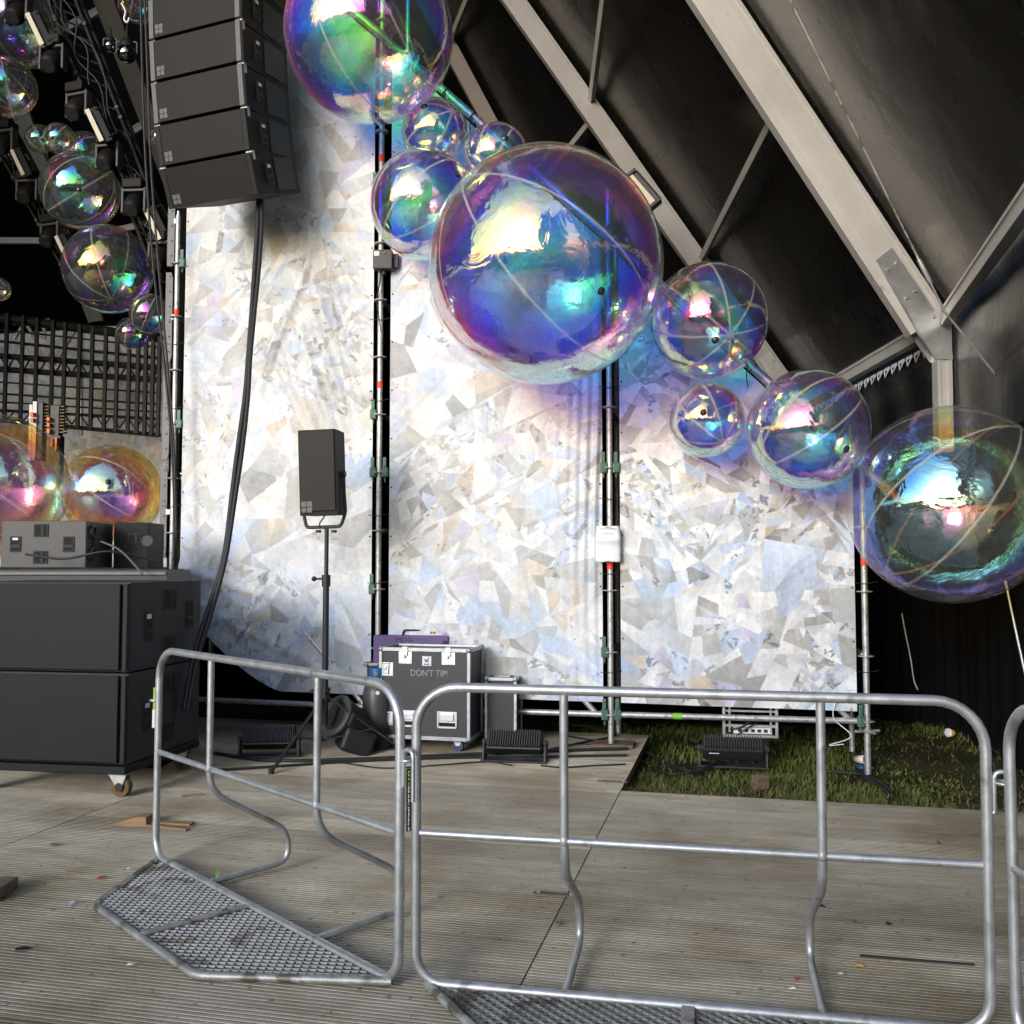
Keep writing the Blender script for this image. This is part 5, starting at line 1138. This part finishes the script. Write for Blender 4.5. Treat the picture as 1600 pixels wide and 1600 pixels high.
for (px_, py_, Y, lab) in ((60, 46, 10.8, 'strobe with pale face across the greenish corner bubble'), (153, 196, 10.9, 'strobe with pale face right of the small touching bubbles'), (243, 350, 11.2, 'strobe with pale face behind the two hanging cables'), (32, 254, 13.8, 'strobe with pale face at the left below the edge moving light'), (101, 388, 14.0, 'strobe with pale face left of the purple rimmed bubble')):
    o = batten(bt, pix(px_, py_, Y), lab, R(-26)); bt = bt or o
# two mirrored ball lamps beside the hanging speakers
for (px_, py_, r_, lab) in ((172, 72, .062, 'smaller smoked mirror lamp hanging left of the cables'), (198, 84, .095, 'larger smoked mirror lamp hanging beside the cables')):
    c = pix(px_, py_, 9.6); t = thing('ball_lamp', lab, 'stage light', c, group='smoked mirror ball lamps')
    b = MB(); b.ball((0, 0, 0), r_, 28, 18); b.build('globe', M['mirror'], t)
    b = MB(); b.lathe([(r_ * .75, r_ * .62), (r_ * .8, r_ * 1.0), (r_ * .6, r_ * 1.5), (.02, r_ * 1.7), (.001, r_ * 1.7)], 16); b.tube([(0, 0, r_ * 1.6), (0, 0, r_ * 3.2)], .012, 6); b.build('fitting', M['truss'], t)
    b = MB(); b.tube(fillet([(-r_ * 1.1, 0, 0), (-r_ * 1.1, 0, r_ * 1.3), (r_ * 1.1, 0, r_ * 1.3), (r_ * 1.1, 0, 0)], .02, 3), .010, 6); b.build('yoke', M['boxgrey'], t)
cable([pix(190, 5, 9.5), pix(196, 18, 9.5), pix(194, 30, 9.5), pix(199, 35, 9.5), pix(202, 28, 9.5)], .010, 'short white cable loop above the mirror lamps', m='white')
# work light on the second rafter
t = thing('work_light', 'black framed work light with cream face fixed to the far rafter', 'work light', pix(1003, 297, 12.9), rot=(0, R(-38) + R(0), R(-12)))
b = MB()
b.box((.055, .05, 0), (.10, .14, .56), .01)
for k in range(18): b.box((.115, .05, -.25 + k * .0294), (.03, .12, .012))
b.box((0, .02, .275), (.22, .16, .05), .01); b.box((0, .02, -.275), (.22, .16, .05), .01); b.build('housing', M['dark'], t)
b = MB(); b.box((-.03, -.03, 0), (.13, .02, .50), .003); b.build('lamp_face', M['lampface'], t)

# ------------------------------------------------------------------ litter on the deck
rl = random.Random(21)
def scrap(px_, py_, m, label, size=.03, cat='litter', h=.006):
    p = gnd(px_, py_, .003); b = MB(); n_ = 6; pts = []
    for k in range(n_): a = k * 2 * math.pi / n_; rr = size * rl.uniform(.45, 1); pts.append((rr * math.cos(a) * 1.3, rr * math.sin(a) * .7, h * rl.uniform(.1, 1.6)))
    vs = pts + [(x * .96, y * .96, z + .003) for x, y, z in pts]; b.add(vs, [tuple(range(n_))[::-1], tuple(range(n_, 2 * n_))] + [(i, (i + 1) % n_, n_ + (i + 1) % n_, n_ + i) for i in range(n_)])
    o = b.build('paper_scrap', M[m]); o.location = p; o.rotation_euler = (0, 0, rl.uniform(0, 3)); return tag(o, label, cat)
scrap(112, 1413, 'white', 'crumpled whitish scrap on the deck left of the angled barrier', .03)
scrap(88, 1321, 'logo', 'pale grey strip on the deck in front of the subwoofer dolly', .03)
scrap(107, 1363, 'litred', 'red paper fleck left of the mesh footplate, left of two', .018)
scrap(161, 1373, 'litred', 'red paper fleck left of the mesh footplate, right of two', .024)
scrap(199, 1360, 'white', 'tiny white fleck on the deck behind the footplate corner', .014)
scrap(215, 1462, 'leaf', 'green leaf scrap by the outer rim of the left footplate', .026, 'leaf')
scrap(338, 1379, 'leaf', 'bright green scrap lying on the left footplate', .015, 'leaf', .03)
scrap(203, 1510, 'white', 'small pale crumb in front of the left footplate', .018)
scrap(320, 1522, 'litred', 'brownish scrap just in front of the left footplate rim', .018)
scrap(35, 1485, 'rubber', 'dark smudged scrap at the lower left of the deck', .03)
scrap(1343, 1512, 'yellow', 'yellow scrap on the deck inside the facing barrier', .014)
scrap(1355, 1523, 'orange', 'orange cigarette end on the deck behind the facing barrier', .013)
scrap(1316, 1524, 'white', 'crumpled clear foil scrap beside the yellow one', .016)
scrap(1246, 1532, 'litred', 'dark red scrap beside the right brace of the facing barrier', .016)
scrap(1240, 1547, 'white', 'white cigarette stub by the right brace foot', .014)
scrap(688, 1403, 'oldwood', 'small brown crumb on the deck behind the facing barrier, left half', .012)
scrap(822, 1553, 'yellow', 'yellow flower scrap under the facing footplate mesh', .022, 'litter', .012)
scrap(746, 1562, 'litred', 'rusty brown leaf under the facing footplate mesh', .022, 'leaf')
scrap(1466, 1318, 'oldwood', 'brown twig scrap on the deck near the right post', .02)
scrap(872, 1443, 'logo', 'square grey sticker stuck on the deck by the left brace', .03)
p = gnd(1432, 1500, .004); b = MB(); b.box((0, 0, 0), (.40, .010, .006), .001); o = b.build('metal_strip', M['rubber']); o.location = p; o.rotation_euler = (0, 0, R(-12)); tag(o, 'thin dark strip lying on the deck inside the facing barrier', 'strip')
for i, (px_, py_) in enumerate(((1165, 1330), (1285, 1418), (1335, 1442), (1388, 1446))):
    scrap(px_, py_, ('oldwood', 'rubber')[i % 2], ('brown leaf crumb on the deck right of the middle seam', 'dark twig crumb left of two crumbs in the middle of the deck', 'brown crumb between two dark ones inside the facing barrier', 'dark crumb nearest the right post inside the facing barrier')[i], .016)
p = gnd(4, 1400); b = MB(); b.box((-.05, 0, .03), (.14, .2, .05), .006); o = b.build('wood_block', M['oldwood']); o.location = p; tag(o, 'dark wooden block cut by the left edge on the deck', 'wood block')
